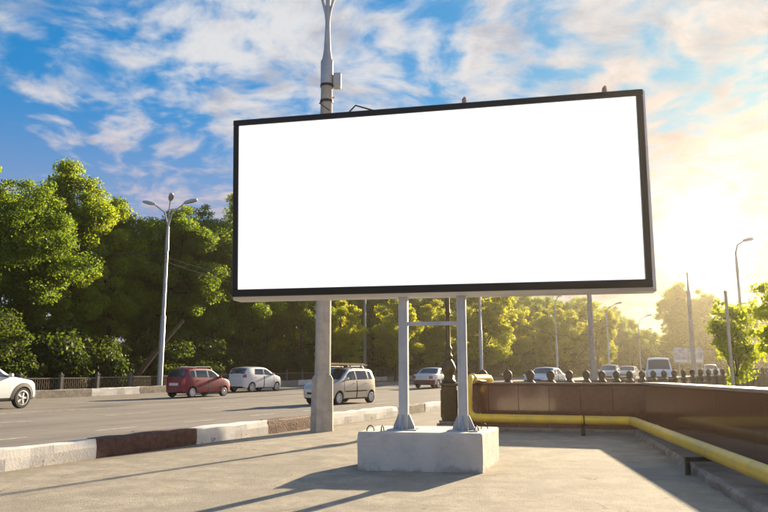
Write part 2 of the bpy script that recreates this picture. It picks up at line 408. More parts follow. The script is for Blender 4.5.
for (x0, x1) in ((-hw, -hw + fw * .85), (hw - fw * .85, hw)): fr = MB(); fr.box(x0 + .004, x1 - .004, -.048, -.004, z0 + fw + .002, z1 - fw * .8 - .002, ch=.008); lean(fr.build('frame_rail', M_FRAME, T))
mface = bpy.data.materials.new('white_vinyl_added_glow'); mface.use_nodes = True
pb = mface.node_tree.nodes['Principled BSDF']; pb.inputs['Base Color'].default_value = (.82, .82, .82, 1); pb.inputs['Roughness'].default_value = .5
pb.inputs['Emission Color'].default_value = (1, 1, 1, 1); pb.inputs['Emission Strength'].default_value = .34  # glow added so the shaded face comes out plain white
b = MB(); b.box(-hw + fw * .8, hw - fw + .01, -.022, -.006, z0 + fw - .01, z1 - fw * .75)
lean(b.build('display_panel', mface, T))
PX = (-.405, .405)
for px in PX:
    b = MB(); b.box(px - .062, px + .062, .12, .244, .495, z0 - .02, ch=.006); po = b.build('post', M_PSTEEL, T)
    g = MB()
    for sx in (-1, 1):
        x = px + sx * .0645
        g.add([(x, .17, .498), (x + sx * .085, .17, .498), (x + sx * .075, .17, .55), (x + sx * .015, .17, .69), (x, .17, .69),
               (x, .194, .498), (x + sx * .085, .194, .498), (x + sx * .075, .194, .55), (x + sx * .015, .194, .69), (x, .194, .69)],
              [(0, 1, 2, 3, 4), (9, 8, 7, 6, 5), (0, 5, 6, 1), (1, 6, 7, 2), (2, 7, 8, 3), (3, 8, 9, 4), (4, 9, 5, 0)])
    g.add([(px - .012, .118, .498), (px - .012, .035, .498), (px - .012, .045, .55), (px - .012, .118, .69), (px + .012, .118, .498), (px + .012, .035, .498), (px + .012, .045, .55), (px + .012, .118, .69)],
          [(0, 1, 2, 3), (7, 6, 5, 4), (0, 4, 5, 1), (1, 5, 6, 2), (2, 6, 7, 3), (3, 7, 4, 0)])
    g.box(px - .2, px + .2, -.02, .38, .489, .502)
    g.build('gusset', M_STEEL, po)
b = MB(); b.box(PX[0] + .063, PX[1] - .063, .15, .20, 1.90, 1.95); b.build('crossbar', M_PSTEEL, T)
for xx, mm in ((-1.0, M_DSTEEL), (.52, M_PINK), (2.42, M_PINK)):
    b = MB()
    if mm is M_DSTEEL:
        b.tube([(xx - .2, .12, z1 + .01), (xx - .05, .10, z1 + .14), (xx + .22, .06, z1 + .03)], .011, 6); b.box(xx - .22, xx + .25, .05, .15, z1 + .011, z1 + .035)
        lean(b.build('lamp_bracket', mm, T))
    else:
        b.box(xx - .07, xx + .09, .08, .20, z1 + .011, z1 + .05); b.tube([(xx, .14, z1 + .04), (xx, .14, z1 + .12), (xx + .012, .14, z1 + .15)], [.035, .03, .016], 8)
        lean(b.build('lifting_lug', mm, T))

# concrete footing that carries the posts
blk = empty('footing_block', (.66, 9.6, 0)); tag(blk, 'whitewashed concrete footing block under the two billboard posts', 'concrete block')
cs = [(-.35, 9.30), (1.25, 9.04), (1.64, 10.16), (-.08, 10.40)]
b = MB(); rr = random.Random(2)
def quad_ring(z, k): 
    cx = sum(c[0] for c in cs) / 4; cy = sum(c[1] for c in cs) / 4; out = []
    for i in range(4):
        a, c = cs[i], cs[(i + 1) % 4]
        for t in np.linspace(0, 1, 9)[:-1]:
            x, y = a[0] + (c[0] - a[0]) * t, a[1] + (c[1] - a[1]) * t
            jx = rr.uniform(-.006, .006)
            out.append((cx + (x - cx) * (1 - k) + jx - .66, cy + (y - cy) * (1 - k) + jx - 9.6, z + rr.uniform(-.004, .004)))
    return out
rings = [quad_ring(-.02, .012), quad_ring(.03, .004), quad_ring(.2, 0), quad_ring(.38, 0), quad_ring(.466, .002), quad_ring(.488, .018)]
vs = sum(rings, []); n = 32; fs = [tuple(range(5 * n, 6 * n))]
for r_ in range(5):
    for i in range(n): fs.append((r_ * n + i, r_ * n + (i + 1) % n, (r_ + 1) * n + (i + 1) % n, (r_ + 1) * n + i))
b.add(vs, fs); b.build('block', M_BLOCK, blk)
for (x, y, a) in ((-.18, 9.45, .2), (-.02, 9.42, 1.2), (1.22, 9.35, .9), (1.38, 9.75, .3)):
    b = MB(); pts = [(math.cos(t) * .05 * math.cos(a), math.cos(t) * .05 * math.sin(a), math.sin(t) * .075) for t in np.linspace(-.2, math.pi + .2, 9)]
    b.tube(pts, .008, 6); b.build('lifting_loop', M_DSTEEL, blk, loc=(x - .66, y - 9.6, .485))

# ------------------------------------------------------------------ big concrete mast with steel top
def concrete_mast(x, y, label, top=8.35, scale=1.0, sleeve=True, fork=True, group=None, zoff=0.0):
    o = empty('concrete_mast', (x, y, zoff)); tag(o, label, 'lamp post', group)
    if sleeve: b = MB(); b.lathe([(.27, -.05), (.262, .05), (.245, 1.12), (.20, 1.20)], 8, phase=.39); b.build('sleeve', M_POLEC, o)
    b = MB(); b.lathe([(.185, .0 if not sleeve else .02), (.175, 2), (.155, 5.5), (.135, top)], 14); b.build('shaft', M_POLEC, o, True)
    b = MB(); b.lathe([(.150, top - .35), (.152, top + .25), (.12, top + .30), (.085, top + .55), (.06, top + 1.15), (.055, top + 1.9)], 12); b.build('steel_top', M_STEEL, o, True)
    if fork:
        for sx in (-1, 1):
            b = MB(); b.tube([(0, 0, top + 1.1), (sx * .05, 0, top + 1.5), (sx * .16, 0, top + 1.95), (sx * .35, -.1, top + 2.5), (sx * .9, -.3, top + 2.95), (sx * 1.6, -.5, top + 3.1)], .035, 8); a = b.build('arm', M_STEEL, o, True)
            b = MB(); b.box(sx * 1.5 - .12, sx * 1.5 + .45 * sx + .12, -.58, -.40, top + 3.04, top + 3.16, ch=.03); b.build('lamp_head', M_STEEL, a)
    return o
mast = concrete_mast(-1.36, 15.5, 'tall concrete street mast with a wide sleeve foot, behind the billboard', top=8.35)
for zz in (7.55, 7.95, 7.15):
    b = MB(); b.lathe([(.150, zz), (.156, zz), (.156, zz + .06), (.150, zz + .06)], 14); b.build('steel_band', M_DSTEEL, mast)
b = MB(); b.box(.16, .34, -.11, .11, 7.93, 8.28, ch=.02); b.build('junction_box', M_STEEL, mast)
b = MB(); b.tube([(.18, 0, 7.7), (-.16, -.12, 7.5), (.1, -.16, 7.3)], .012, 6); b.build('cable_clip', M_DSTEEL, mast)

# ------------------------------------------------------------------ low granite walls
def wall_run(o, A, B, h, npan, thick, m, gap=.006, z0=.0, mj=M_DSTEEL):
    """row of separate stone panels from A to B (2D), face on the left-hand side of A->B reversed; local to o"""
    A = Vector(A); B = Vector(B); dv = (B - A); L = dv.length; a = math.atan2(dv.y, dv.x)
    pl = L / npan
    b = MB(); b.box(0, pl - gap, -.03, 0, z0, h, ch=.003); me = b.mesh('panel', m)
    for i in range(npan):
        q = A + dv * (i / npan); link('panel', me, o, (q.x, q.y, 0), a)
    b = MB(); b.box(0, L, .002, thick, 0, h - .004); b.build('core', M_LEDGE, o, loc=(A.x, A.y, 0), rz=a)
    return L, a
bw = empty('granite_wall', (1.70, 16.0, 0)); tag(bw, 'low brown granite wall across the paved area behind the yellow pipe', 'wall')
loc = lambda x, y: (x - 1.70, y - 16.0)
A, B = loc(1.72, 15.98), loc(5.50, 14.78)
L, a = wall_run(bw, A, B, .98, 6, .32, M_GRAN)
b = MB(); b.box(-.03, L, -.06, .36, .981, 1.035, ch=.01); b.build('coping', M_GRAN2, bw, loc=(*A, 0), rz=a)
b = MB(); b.box(-.05, L, -.13, -.034, 0, .075, ch=.008); b.build('plinth', M_LEDGE, bw, loc=(*A, 0), rz=a)
rw = empty('granite_wall', (5.5, 14.75, 0)); tag(rw, 'long polished granite wall with pale coping running towards the viewer at right', 'wall')
loc = lambda x, y: (x - 5.5, y - 14.75)
A, B = loc(5.50, 14.76), loc(3.74, 1.76)
L, a = wall_run(rw, A, B, 1.0, 9, .34, M_GRAN, z0=.10)
# wall_run puts faces on -y of the run; run goes towards the viewer so -y is the left side (paved side)
b = MB(); b.box(-.03, L, -.075, .40, 1.002, 1.055, ch=.012); b.build('coping', M_COPE, rw, loc=(*A, 0), rz=a)
lg = empty('concrete_ledge', (5.2, 14.6, 0)); tag(lg, 'chipped concrete ledge along the foot of the long granite wall', 'ledge')
lf = [(5.14, 14.62), (2.25, 1.76)]; lb = [(5.44, 14.62), (3.66, 1.76)]
npc = 7; rj = random.Random(9)
for i in range(npc):
    vs = []
    K = 8
    for j in range(K + 1):
        t = (i + j / K * .997) / npc
        fx, fy = lf[0][0] + (lf[1][0] - lf[0][0]) * t, lf[0][1] + (lf[1][1] - lf[0][1]) * t
        gx, gy = lb[0][0] + (lb[1][0] - lb[0][0]) * t, lb[0][1] + (lb[1][1] - lb[0][1]) * t
        J = lambda s=.014: rj.uniform(-s, s)
        for (x, y, z) in ((fx + J(.03), fy, -.02), (fx + J(), fy, .07 + J()), (fx + .035 + J(), fy, .115 + J(.008)), (gx, gy, .125), (gx, gy, -.02)):
            vs.append((x - 5.2, y - 14.6, z))
    fs = []
    for j in range(K):
        for r_ in range(4): fs.append((j * 5 + r_, j * 5 + r_ + 1, j * 5 + 5 + r_ + 1, j * 5 + 5 + r_))
    fs += [tuple(range(5))[::-1], tuple(range(K * 5, K * 5 + 5))]
    b = MB(); b.add(vs, fs); b.build('ledge_section', M_LEDGE, lg)

# ------------------------------------------------------------------ yellow gas pipe
def fillet(pts, r, n=6):
    pts = [Vector(q) for q in pts]; out = [pts[0]]
    for i in range(1, len(pts) - 1):
        a = (pts[i - 1] - pts[i]).normalized(); c = (pts[i + 1] - pts[i]).normalized()
        p0 = pts[i] + a * r; p1 = pts[i] + c * r
        for t in np.linspace(0, 1, n): out.append(p0 * (1 - t) ** 2 + pts[i] * 2 * t * (1 - t) + p1 * t * t)
    out.append(pts[-1]); return out
gp = empty('gas_pipe', (1.8, 14.95, 0)); tag(gp, 'yellow gas pipe running along both granite walls on steel stands', 'pipe')
G = lambda x, y, z: (x - 1.8, y - 14.95, z)
def on_right(t): return (4.92 - 2.24 * t, 14.0 - 12.3 * t)   # pipe line along the right wall
b = MB(); b.tube(fillet([G(2.5, 16.5, .6), G(2.5, 16.5, 1.13), G(1.8, 15.05, 1.13), G(1.8, 15.05, .31), G(4.92, 14.02, .31), G(*on_right(1), .31)], .22), .088, 16)
b.build('pipe_run', M_YEL, gp, True)
for (x, y, ang) in ((2.05, 14.97, -.32), (4.0, 14.32, -.32)) :
    b = MB(); M = Matrix.Translation(G(x, y, .31)) @ Matrix.Rotation(ang, 4, 'Z') @ Matrix.Rotation(R(90), 4, 'Y')
    b.lathe([(.09, -.012), (.096, -.012), (.096, .012), (.09, .012)], 16, M); b.build('weld_collar', M_YEL, gp)
b = MB(); M = Matrix.Translation(G(1.8, 15.05, .62)); b.lathe([(.09, -.015), (.097, -.015), (.097, .015), (.09, .015)], 16, M); b.build('weld_collar', M_YEL, gp)
b = MB(); M = Matrix.Translation(G(1.93, 15.32, 1.13)) @ Matrix.Rotation(R(64), 4, 'Z') @ Matrix.Rotation(R(90), 4, 'Y'); b.lathe([(.09, -.02), (.112, -.02), (.112, .02), (.09, .02)], 16, M); b.build('flange', M_YEL, gp)
for t in (.18, .62):
    x, y = on_right(t); b = MB(); M = Matrix.Translation(G(x, y, .31)) @ Matrix.Rotation(math.atan2(-12.3, -2.24), 4, 'Z') @ Matrix.Rotation(R(90), 4, 'Y')
    b.lathe([(.09, -.012), (.096, -.012), (.096, .012), (.09, .012)], 16, M); b.build('weld_collar', M_YEL, gp)
for (x, y, h) in ((4.02, 14.315, .22),):
    b = MB(); b.box(-.03, .03, -.03, .03, 0, .215); b.box(-.05, .05, -.08, .08, .205, .222); b.tube([(.0, -.10, .23), (.0, -.09, .40), (.0, .0, .425), (.0, .09, .40), (.0, .10, .23)], .012, 6)
    b.build('stand', M_DSTEEL, gp, loc=G(x, y, 0))
for t in (.415, .80):
    x, y = on_right(t); b = MB(); s_ = MB()
    b.box(-.24, .26, -.025, .025, .165, .215); b.box(-.24, -.19, -.024, .024, 0.0, .164); b.box(.21, .26, -.024, .024, .10, .164)
    b.build('stand', M_DSTEEL, gp, loc=G(x, y, 0))

# ------------------------------------------------------------------ ornate cast-iron lamp post at the wall end
ol = empty('ornate_lamp_post', (1.50, 16.25, 0)); tag(ol, 'ornate bronze-coloured lamp post on a fluted pedestal at the wall end', 'lamp post')
b = MB(); b.box(-.27, .27, -.27, .27, -.02, .10, ch=.015); b.box(-.22, .22, -.22, .22, .10, .17, ch=.015); b.build('foot', M_KRAW, ol)
b = MB(); b.box(-.165, .165, -.165, .165, .17, .95, ch=.015)
for i in range(5):
    x = -.12 + .06 * i
    for M in (None, Matrix.Rotation(R(90), 4, 'Z')):
        b.box(x - .016, x + .016, -.185, -.163, .24, .86, M); b.box(x - .016, x + .016, .163, .185, .24, .86, M)
b.box(-.195, .195, -.195, .195, .951, 1.02, ch=.012); b.build('pedestal', M_BRONZE, ol)
b = MB(); b.lathe([(.16, 1.02), (.17, 1.06), (.11, 1.12), (.10, 1.18), (.165, 1.30), (.17, 1.38), (.12, 1.50), (.075, 1.56), (.105, 1.60), (.105, 1.64), (.07, 1.68), (.065, 1.78), (.09, 1.82), (.055, 1.88), (.05, 2.6), (.07, 2.64), (.05, 2.7), (.042, 4.4), (.08, 4.45), (.05, 4.5)], 16); b.build('shaft', M_BRONZE, ol, True)
b = MB(); b.lathe([(.06, 4.5), (.12, 4.56), (.17, 4.95), (.18, 4.97)], 6); b.build('lantern_glass', M_LAMP, ol)
b = MB(); b.lathe([(.20, 4.972), (.21, 5.0), (.10, 5.14), (.03, 5.2), (.03, 5.3), (.004, 5.34)], 6); b.build('lantern_cap', M_BRONZE, ol)

# ------------------------------------------------------------------ railing of ball-topped cast posts beyond the walls
rf = empty('ball_top_railing', (2.4, 17.0, 0)); tag(rf, 'dark cast railing with ball-topped posts running off behind the granite walls', 'railing')
b = MB(); b.box(-.10, .10, -.10, .10, -.02, .22, ch=.01); b.lathe([(.12, .22), (.105, .3), (.10, .85), (.145, .90), (.145, .98), (.11, 1.02), (.075, 1.055), (.075, 1.08), (.09, 1.10), (.108, 1.14), (.116, 1.19), (.108, 1.24), (.082, 1.285), (.045, 1.31), (.03, 1.32), (.004, 1.335)], 12)
mp_ = b.mesh('post', M_IRON, True)
V2 = Vector((.643, .766)); SP = 1.19; NP = 66
b = MB(); b.box(.08, SP - .08, -.03, .03, .98, 1.03); mr_ = b.mesh('rail', M_FARC)
b = MB(); b.box(.08, SP - .08, -.025, .025, .18, .23); mrl_ = b.mesh('rail', M_FARC)
b = MB()
for i in range(7): b.lathe([(.018, .231), (.026, .4), (.03, .6), (.018, .8), (.02, .979)], 6, Matrix.Translation((.16 + i * (SP - .32) / 6, 0, 0)))
mb_ = b.mesh('baluster_panel', M_IRON, True)
ang = math.atan2(V2.y, V2.x)
for i in range(NP):
    q = V2 * (i * SP); xw, yw = 2.4 + q.x, 17.0 + q.y; g = gz(sq(xw, yw)[0])
    link('post', mp_, rf, (q.x, q.y, g), ang)
    if i < NP - 1:
        link('rail', mr_, rf, (q.x, q.y, g), ang); link('rail', mrl_, rf, (q.x, q.y, g), ang)
        tag(link('baluster_panel', mb_, rf, (q.x, q.y, g), ang), kind='stuff')

# ------------------------------------------------------------------ park fence along the far kerb
ff = empty('park_fence', P(16, 22.7, .1)); tag(ff, 'low grey park fence of square posts and lattice panels beyond the road', 'fence')
b = MB(); b.box(-.09, .09, -.09, .09, -.1, 1.0, ch=.012); b.box(-.115, .115, -.115, .115, 1.001, 1.05, ch=.012); b.lathe([(.075, 1.051), (.075, 1.08), (.02, 1.18), (.004, 1.20)], 8); mp2 = b.mesh('post', M_FARC)
FS = 2.45
b = MB(); b.box(.095, FS - .095, -.025, .025, .84, .90); mr2 = b.mesh('rail', M_FARC)
b = MB(); b.box(.095, FS - .095, -.025, .025, .16, .22); mr2b = b.mesh('rail', M_FARC)
b = MB()
for i in range(16):
    x = .2 + i * (FS - .4) / 15; b.box(x - .016, x + .016, -.015, .015, .221, .839)
for i in range(7):
    x = .38 + i * (FS - .76) / 6
    b.tube([(x + .13 * math.cos(t), 0.0, .52 + .13 * math.sin(t)) for t in np.linspace(0, 2 * math.pi, 11)], .016, 4, False)
mp3 = b.mesh('lattice_panel', M_IRON)
base_p = P(16, 22.7, .1)
for i in range(28):
    s = 16 - 0.5 + FS * i; q = P(s, 22.7, .1) - base_p
    link('post', mp2, ff, q, HEAD)
    link('rail', mr2, ff, q, HEAD); link('rail', mr2b, ff, q, HEAD); tag(link('lattice_panel', mp3, ff, q, HEAD), kind='stuff')

# ------------------------------------------------------------------ street lamps
def street_lamp(x, y, h, label, heads=3, r0=.16, arm=2.0, face=0.0, group='steel street lamps', rise=1.3):
    g = gz(sq(x, y)[0]); o = empty('street_lamp', (x, y, g), face); tag(o, label, 'street lamp', group)
    b = MB(); b.lathe([(r0 * 1.25, -.1), (r0 * 1.25, .1), (r0, .12), (r0 * .95, h * .45), (r0 * .72, h * .455), (r0 * .62, h * .85), (r0 * .75, h * .852), (r0 * .75, h * .90), (r0 * .5, h)], 12); b.build('column', M_STEEL, o, True)
    dirs = {3: ((-1, .2), (1, -.1), (.35, -.9)), 2: ((-1, 0), (1, 0)), 1: ((1, 0),)}[heads]
    for ex, ey in dirs:
        e = Vector((ex * arm, ey * arm, h + rise))
        b = MB(); b.tube([(0, 0, h - .3), (0, 0, h), (e.x * .25, e.y * .25, h + rise * .62), e], [.06, .055, .045, .04], 8); a = b.build('arm', M_STEEL, o, True)
        dv = Vector((ex, ey, .28)).normalized(); M = Matrix.Translation(e) @ dv.to_track_quat('X', 'Z').to_matrix().to_4x4()
        b = MB(); vs = []
        for (x_, wy, zt, zb_) in ((-.1, .05, .05, -.05), (.1, .12, .10, -.07), (.45, .17, .11, -.10), (.75, .13, .06, -.09), (.82, .07, .02, -.06)):
            vs += [M @ Vector(c) for c in ((x_, -wy, zb_), (x_, wy, zb_), (x_, wy * .75, zt), (x_, -wy * .75, zt))]
        fs = [(0, 1, 2, 3), (19, 18, 17, 16)]
        for i in range(4):
            for j in range(4): fs.append((i * 4 + j, i * 4 + 4 + j, i * 4 + 4 + (j + 1) % 4, i * 4 + (j + 1) % 4))
        b.add(vs, fs); b.build('lamp_head', M_STEEL, a)
    return o
street_lamp(-13.85, 43.3, 10.4, 'tall three-armed street lamp behind the dark red hatchback', 3, .17, 1.05, .0, rise=1.55)
street_lamp(-2.0, 72, 10.5, 'slim street lamp seen between the concrete mast and the left billboard post', 2, .19)
street_lamp(8.35, 60, 10.0, 'slim street lamp just right of the right billboard post', 2, .16)
street_lamp(18.6, 75, 8.0, 'slim lamp post behind the parked white saloon', 1, .13, 1.2)
street_lamp(27.4, 85, 7.6, 'slim lamp post above the two distant silver cars', 1, .13, 1.2)
street_lamp(36.0, 98, 7.0, 'slim far lamp post left of the white van', 1, .13, 1.2)
street_lamp(20.7, 40, 8.0, 'street lamp with one curved arm above the yellow-green young tree', 1, .11, .9, .5, rise=.8)
o = empty('plain_post', (9.95, 20.0, 0)); tag(o, 'thin grey post in front of the yellow-green young tree', 'post')
b = MB(); b.lathe([(.10, -.02), (.10, .06), (.045, .07), (.043, 3.55), (.05, 3.56), (.05, 3.6), (.01, 3.63)], 10); b.build('tube', M_STEEL, o, True)
concrete_mast(13.45, 45, 'pale concrete mast right of the parked white saloon', top=8.35, group='far concrete masts')
concrete_mast(24.4, 55, 'concrete mast against the sun glow beside the distant road sign', top=7.2, fork=False, group='far concrete masts', zoff=.15)

# distant two-panel sign
sg = empty('road_sign', (37.0, 85, .5)); tag(sg, 'distant blue and white two-panel sign near the white van', 'sign')
for x in (-1.7, 0.15):
    b = MB(); b.box(x, x + 1.75, -.06, .06, 1.9, 3.8, ch=.02); pn = b.build('sign_panel', M_SIGNB, sg)
    b = MB(); b.box(x + .15, x + 1.6, -.075, -.062, 2.05, 2.35); b.build('white_band', M_PLATE, pn)
for x in (-1.0, 1.1):
    b = MB(); b.box(x - .06, x + .06, .065, .18, -.1, 3.7); b.build('leg', M_STEEL, sg)

# ------------------------------------------------------------------ overhead cables
def cable(p0, p1, sag, label, r=.022):
    p0, p1 = Vector(p0), Vector(p1); c = (p0 + p1) / 2
    pts = []
    for t in np.linspace(0, 1, 25): q = p0.lerp(p1, t); q.z -= sag * 4 * t * (1 - t); pts.append(q - p0)
    b = MB(); b.tube(pts, r, 5); o = b.build('overhead_cable', M_CABLE, loc=p0); tag(o, label, 'cable', 'overhead cables')
cable((-13.85, 43.15, 8.7), (-32, 27, 9.2), .9, 'overhead cable running left from the three-armed lamp', .03)
cable((-13.85, 43.15, 8.5), (-2.0, 71.9, 9.5), .8, 'upper overhead cable running right from the three-armed lamp', .025)
cable((-13.85, 43.15, 8.2), (-2.0, 71.9, 9.0), .9, 'lower overhead cable running right from the three-armed lamp', .025)
cable((8.35, 60, 7.6), (18.6, 75, 7.7), 1.1, 'cable from the lamp by the billboard post to the next one', .018)
cable((8.35, 60, 7.5), (27.4, 85, 6.9), 2.0, 'deep sagging cable left of the pale concrete mast', .03)
cable((27.4, 85, 7.0), (60, 110, 5.5), 1.6, 'cable sagging over the distant silver cars', .035)
cable((-2.0, 72, 8.9), (8.35, 60, 7.7), .7, 'cable passing behind the billboard posts', .025)

exec_cars = True
# ------------------------------------------------------------------ cars
def interp(pts):
    xs = np.array([p_[0] for p_ in pts]); zs = np.array([p_[1] for p_ in pts])
    def f(x):
        return float(np.interp(x, xs, zs))
    return f
def smooth_profile(pts, L, win=.05):
    f = interp(pts); xs = np.linspace(-L / 2, L / 2, 401); zs = np.array([f(x) for x in xs])
    k = max(1, int(win / (L / 400))); ker = np.hanning(2 * k + 3)[1:-1]; ker /= ker.sum()
    z2 = np.convolve(np.pad(zs, len(ker) // 2, mode='edge'), ker, 'valid')
    return lambda x: float(np.interp(x, xs, z2))
def wheel_meshes(r, wd, spokes=6, steel=False):
    ty = MB(); ri = r * .71
    ty.lathe([(ri, -wd / 2), (r * .93, -wd / 2), (r, -wd / 2 + .03), (r, wd / 2 - .03), (r * .93, wd / 2), (ri, wd / 2)], 28, caps=False)
    rm = MB(); rm.lathe([(ri, -wd / 2 + .01), (ri + .006, wd / 2 - .004), (ri - .025, wd / 2 + .004), (ri - .035, wd / 2 - .03)], 24, caps=False)
    for i in range(spokes):
        a = 2 * math.pi * i / spokes; M = Matrix.Rotation(a, 4, 'Z')
        rm.add([M @ Vector(c) for c in ((.03, -.028, wd / 2 - .015), (ri - .02, -.04, wd / 2 - .02), (ri - .02, .04, wd / 2 - .02), (.03, .028, wd / 2 - .015), (.03, -.03, wd / 2 - .06), (ri - .02, -.045, wd / 2 - .06), (ri - .02, .045, wd / 2 - .06), (.03, .03, wd / 2 - .06))],
               [(0, 1, 2, 3), (0, 4, 5, 1), (1, 5, 6, 2), (2, 6, 7, 3), (3, 7, 4, 0)])
    rm.lathe([(.055, wd / 2 - .06), (.055, wd / 2 - .01), (.03, wd / 2 + .004)], 12)
    dk = MB(); dk.lathe([(ri - .036, wd / 2 - .034), (ri - .036, wd / 2 - .026)], 24)  # black disc added as the shade in the hollow behind the spokes
    return ty.mesh('tyre', M_TYRE, True), rm.mesh('rim', M_RIM, False), dk.mesh('hub_shade_disc', M_BLACK)

def car(label, x, y, heading, spec, pmat, group='cars on the road', name='car'):
    L, W, zb, belt = spec['L'], spec['W'], spec['zb'], spec['belt']
    top = smooth_profile(spec['top'], L, spec.get('win', .09))
    xf, xr, Rw = spec['wf'], spec['wr'], spec['Rw']
    Ra = Rw + .065; tum = spec.get('tumble', .26)
    n = 128
    tt = np.linspace(0, 1, n); xs = L / 2 * np.sin((tt - .5) * math.pi * .92) / math.sin(.46 * math.pi)
    plan = lambda x: max(.02, 1 - abs(2 * x / L) ** 7 * .20 - (abs(2 * x / L) ** 40) * .10)
    NS, NG, NTp = 16, 12, 8
    ring = []; V = []
    for x_ in xs:
        w_ = W / 2 * plan(x_); Tz = top(x_); e = abs(2 * x_ / L) ** 10
        B = min(belt + .06 * (-x_ / L), Tz - .035); zb_ = zb + .07 * e
        pts = [(0, zb_), (.78 * w_, zb_)]; kinds = [('bot', 0), ('bot', 1)]
        for i in range(NS):
            t = i / (NS - 1); z = zb_ + .02 + (B - zb_ - .02) * t
            bul = 1 - .055 * (abs(t - .55) / .55) ** 2.2 - .02 * (t < .05)
            pts.append((w_ * bul, z)); kinds.append(('side', t))
        yb = pts[-1][0]; g = Tz - B; crown = min(.05, .3 * g) + .012
        ye = yb - .02 - tum * max(0, g - crown)
        ye = max(ye, .35 * w_)
        for i in range(1, NG + 1):
            t = i / NG; z = B + (g - crown) * t; yy = yb - (yb - ye) * (t ** 1.25)
            pts.append((yy, z)); kinds.append(('green', t))
        for i in range(1, NTp + 1):
            t = i / NTp; a_ = t * math.pi / 2
            pts.append((ye * (1 - t ** 1.0), Tz - crown * (1 - math.sin(min(1, t * 1.0 + .0) * math.pi / 2) ** .7))); kinds.append(('top', t))
        ring.append(pts)
    K = len(ring[0]); KF = 2 * K - 2
    verts = []
    for i, x_ in enumerate(xs):
        pts = ring[i]
        row = [(x_, -yy, z) for yy, z in pts] + [(x_, yy, z) for yy, z in reversed(pts[1:-1])]
        verts += row
    parts = {}
    def kind_of(j):
        j2 = j if j < K else KF - j
        return kinds[j2]
    def classify(cx, cy, cz, ka, kb_, end=None):
        sgn = 'r' if cy < 0 else 'l'
        for xw in (xf, xr):
            if (cx - xw) ** 2 + (cz - Rw) ** 2 < Ra ** 2 and ka != 'top' and abs(cy) > W * .30: return None
        if ka == 'bot' or kb_ == 'bot': return 'underbody'
        w_ = W / 2
        r = spec['regions'](cx, cy, cz, ka, kb_, end, top, belt, w_, L)
        return r
    def addf(face):
        c = [sum(verts[i][k] for i in face) / len(face) for k in range(3)]
        return c
    for i in range(n - 1):
        for j in range(KF):
            j1 = (j + 1) % KF
            face = (i * KF + j, (i + 1) * KF + j, (i + 1) * KF + j1, i * KF + j1)
            c = addf(face); (ka, ta), (kb_, tb) = kind_of(j), kind_of(j1)
            kk = ka if ka == kb_ else ('green' if 'green' in (ka, kb_) and 'side' in (ka, kb_) else 'top' if 'top' in (ka, kb_) else ka)
            if 'bot' in (ka, kb_): kk = 'bot'
            tmid = (ta + tb) / 2 if ka == kb_ else (0.04 if kk == 'green' else .02)
            spec['_t'] = tmid
            r = classify(c[0], c[1], c[2], kk, kk)
            if r: parts.setdefault(r, []).append(face)
    for i, end in ((0, 'rear'), (n - 1, 'front')):
        NYC = 14
        for j in range(1, K - 1):
            # horizontal strips across the end, subdivided
            def P_(jj, u):
                a_ = verts[i * KF + jj]; return (a_[0] - (.05 if end == 'rear' else -.05) * (1 - abs(u) ** 2.5) , a_[1] * -u if False else a_[1] * u, a_[2])
            for q in range(NYC):
                u0, u1 = -1 + 2 * q / NYC, -1 + 2 * (q + 1) / NYC
                o_ = len(verts); verts.extend([P_(j, u0), P_(j, u1), P_(j + 1, u1), P_(j + 1, u0)])
                face = (o_, o_ + 1, o_ + 2, o_ + 3) if end == 'rear' else (o_ + 3, o_ + 2, o_ + 1, o_)
                c = addf(face); spec['_t'] = .5
                r = spec['regions'](c[0], c[1], c[2], 'cap', 'cap', end, top, belt, W / 2, L)
                if r: parts.setdefault(r, []).append(face)
    g = gz(sq(x, y)[0]); root = empty(name, (x, y, g), heading); tag(root, label, 'car', group)
    mats = {'body': pmat, 'underbody': M_BLACK, 'windscreen': M_GLASS, 'rear_window': M_GLASS, 'headlight': M_LAMP, 'tail_light': M_TAIL, 'bumper': spec.get('bumper', pmat), 'grille': M_BLACK, 'sill_trim': spec.get('trim', M_BLACK), 'number_plate': M_PLATE, 'door': pmat, 'side_window': M_GLASS, 'lower_body': spec.get('lower', pmat), 'window_surround': M_BLACK, 'side_moulding': M_BLACK}
    for key, faces in parts.items():
        nm = key.split('|')[0]
        idx = {}; vv = []; ff_ = []
        for fc in faces:
            nf = []
            for q in fc:
                kq = tuple(round(c, 4) for c in verts[q])
                if kq not in idx: idx[kq] = len(vv); vv.append(verts[q])
                nf.append(idx[kq])
            if len(set(nf)) == len(nf): ff_.append(tuple(nf))
            elif len(set(nf)) == 3: ff_.append(tuple(dict.fromkeys(nf)))
        b = MB(); b.add(vv, ff_); me = b.mesh(nm, mats[nm]); me.shade_smooth()
        try: me.set_sharp_from_angle(angle=R(40))
        except Exception: pass
        po = link(nm, me, root)
        if nm == 'door':
            sgn = -1 if '|r' in key else 1
            xa = max(v_[0] for v_ in vv); xb_ = min(v_[0] for v_ in vv); yy = max(abs(v_[1]) for v_ in vv)
            h = MB(); h.box(xb_ + .06, xb_ + .22, -.012, .016, -.014, .014, ch=.004); h.build('handle', M_BLACK if spec.get('bh') else pmat, po, loc=(0, sgn * (yy * .985), belt - .09))
    ty, rm, dk = wheel_meshes(Rw, .18, spec.get('spokes', 6))
    for xw in (xf, xr):
        for sg_ in (-1, 1):
            wh = link('wheel', None, root, (xw, sg_ * (W / 2 - .115), Rw)); wh.rotation_euler = (R(-90) * sg_, 0, 0)
            link('tyre', ty, wh); link('rim', rm, wh); link('hub_shade_disc', dk, wh)
    # wheel wells and floor
    b = MB(); b.box(-L / 2 + .25, L / 2 - .25, -W / 2 + .24, W / 2 - .24, zb + .03, min(belt - .12, .72)); b.build('chassis', M_BLACK, root)
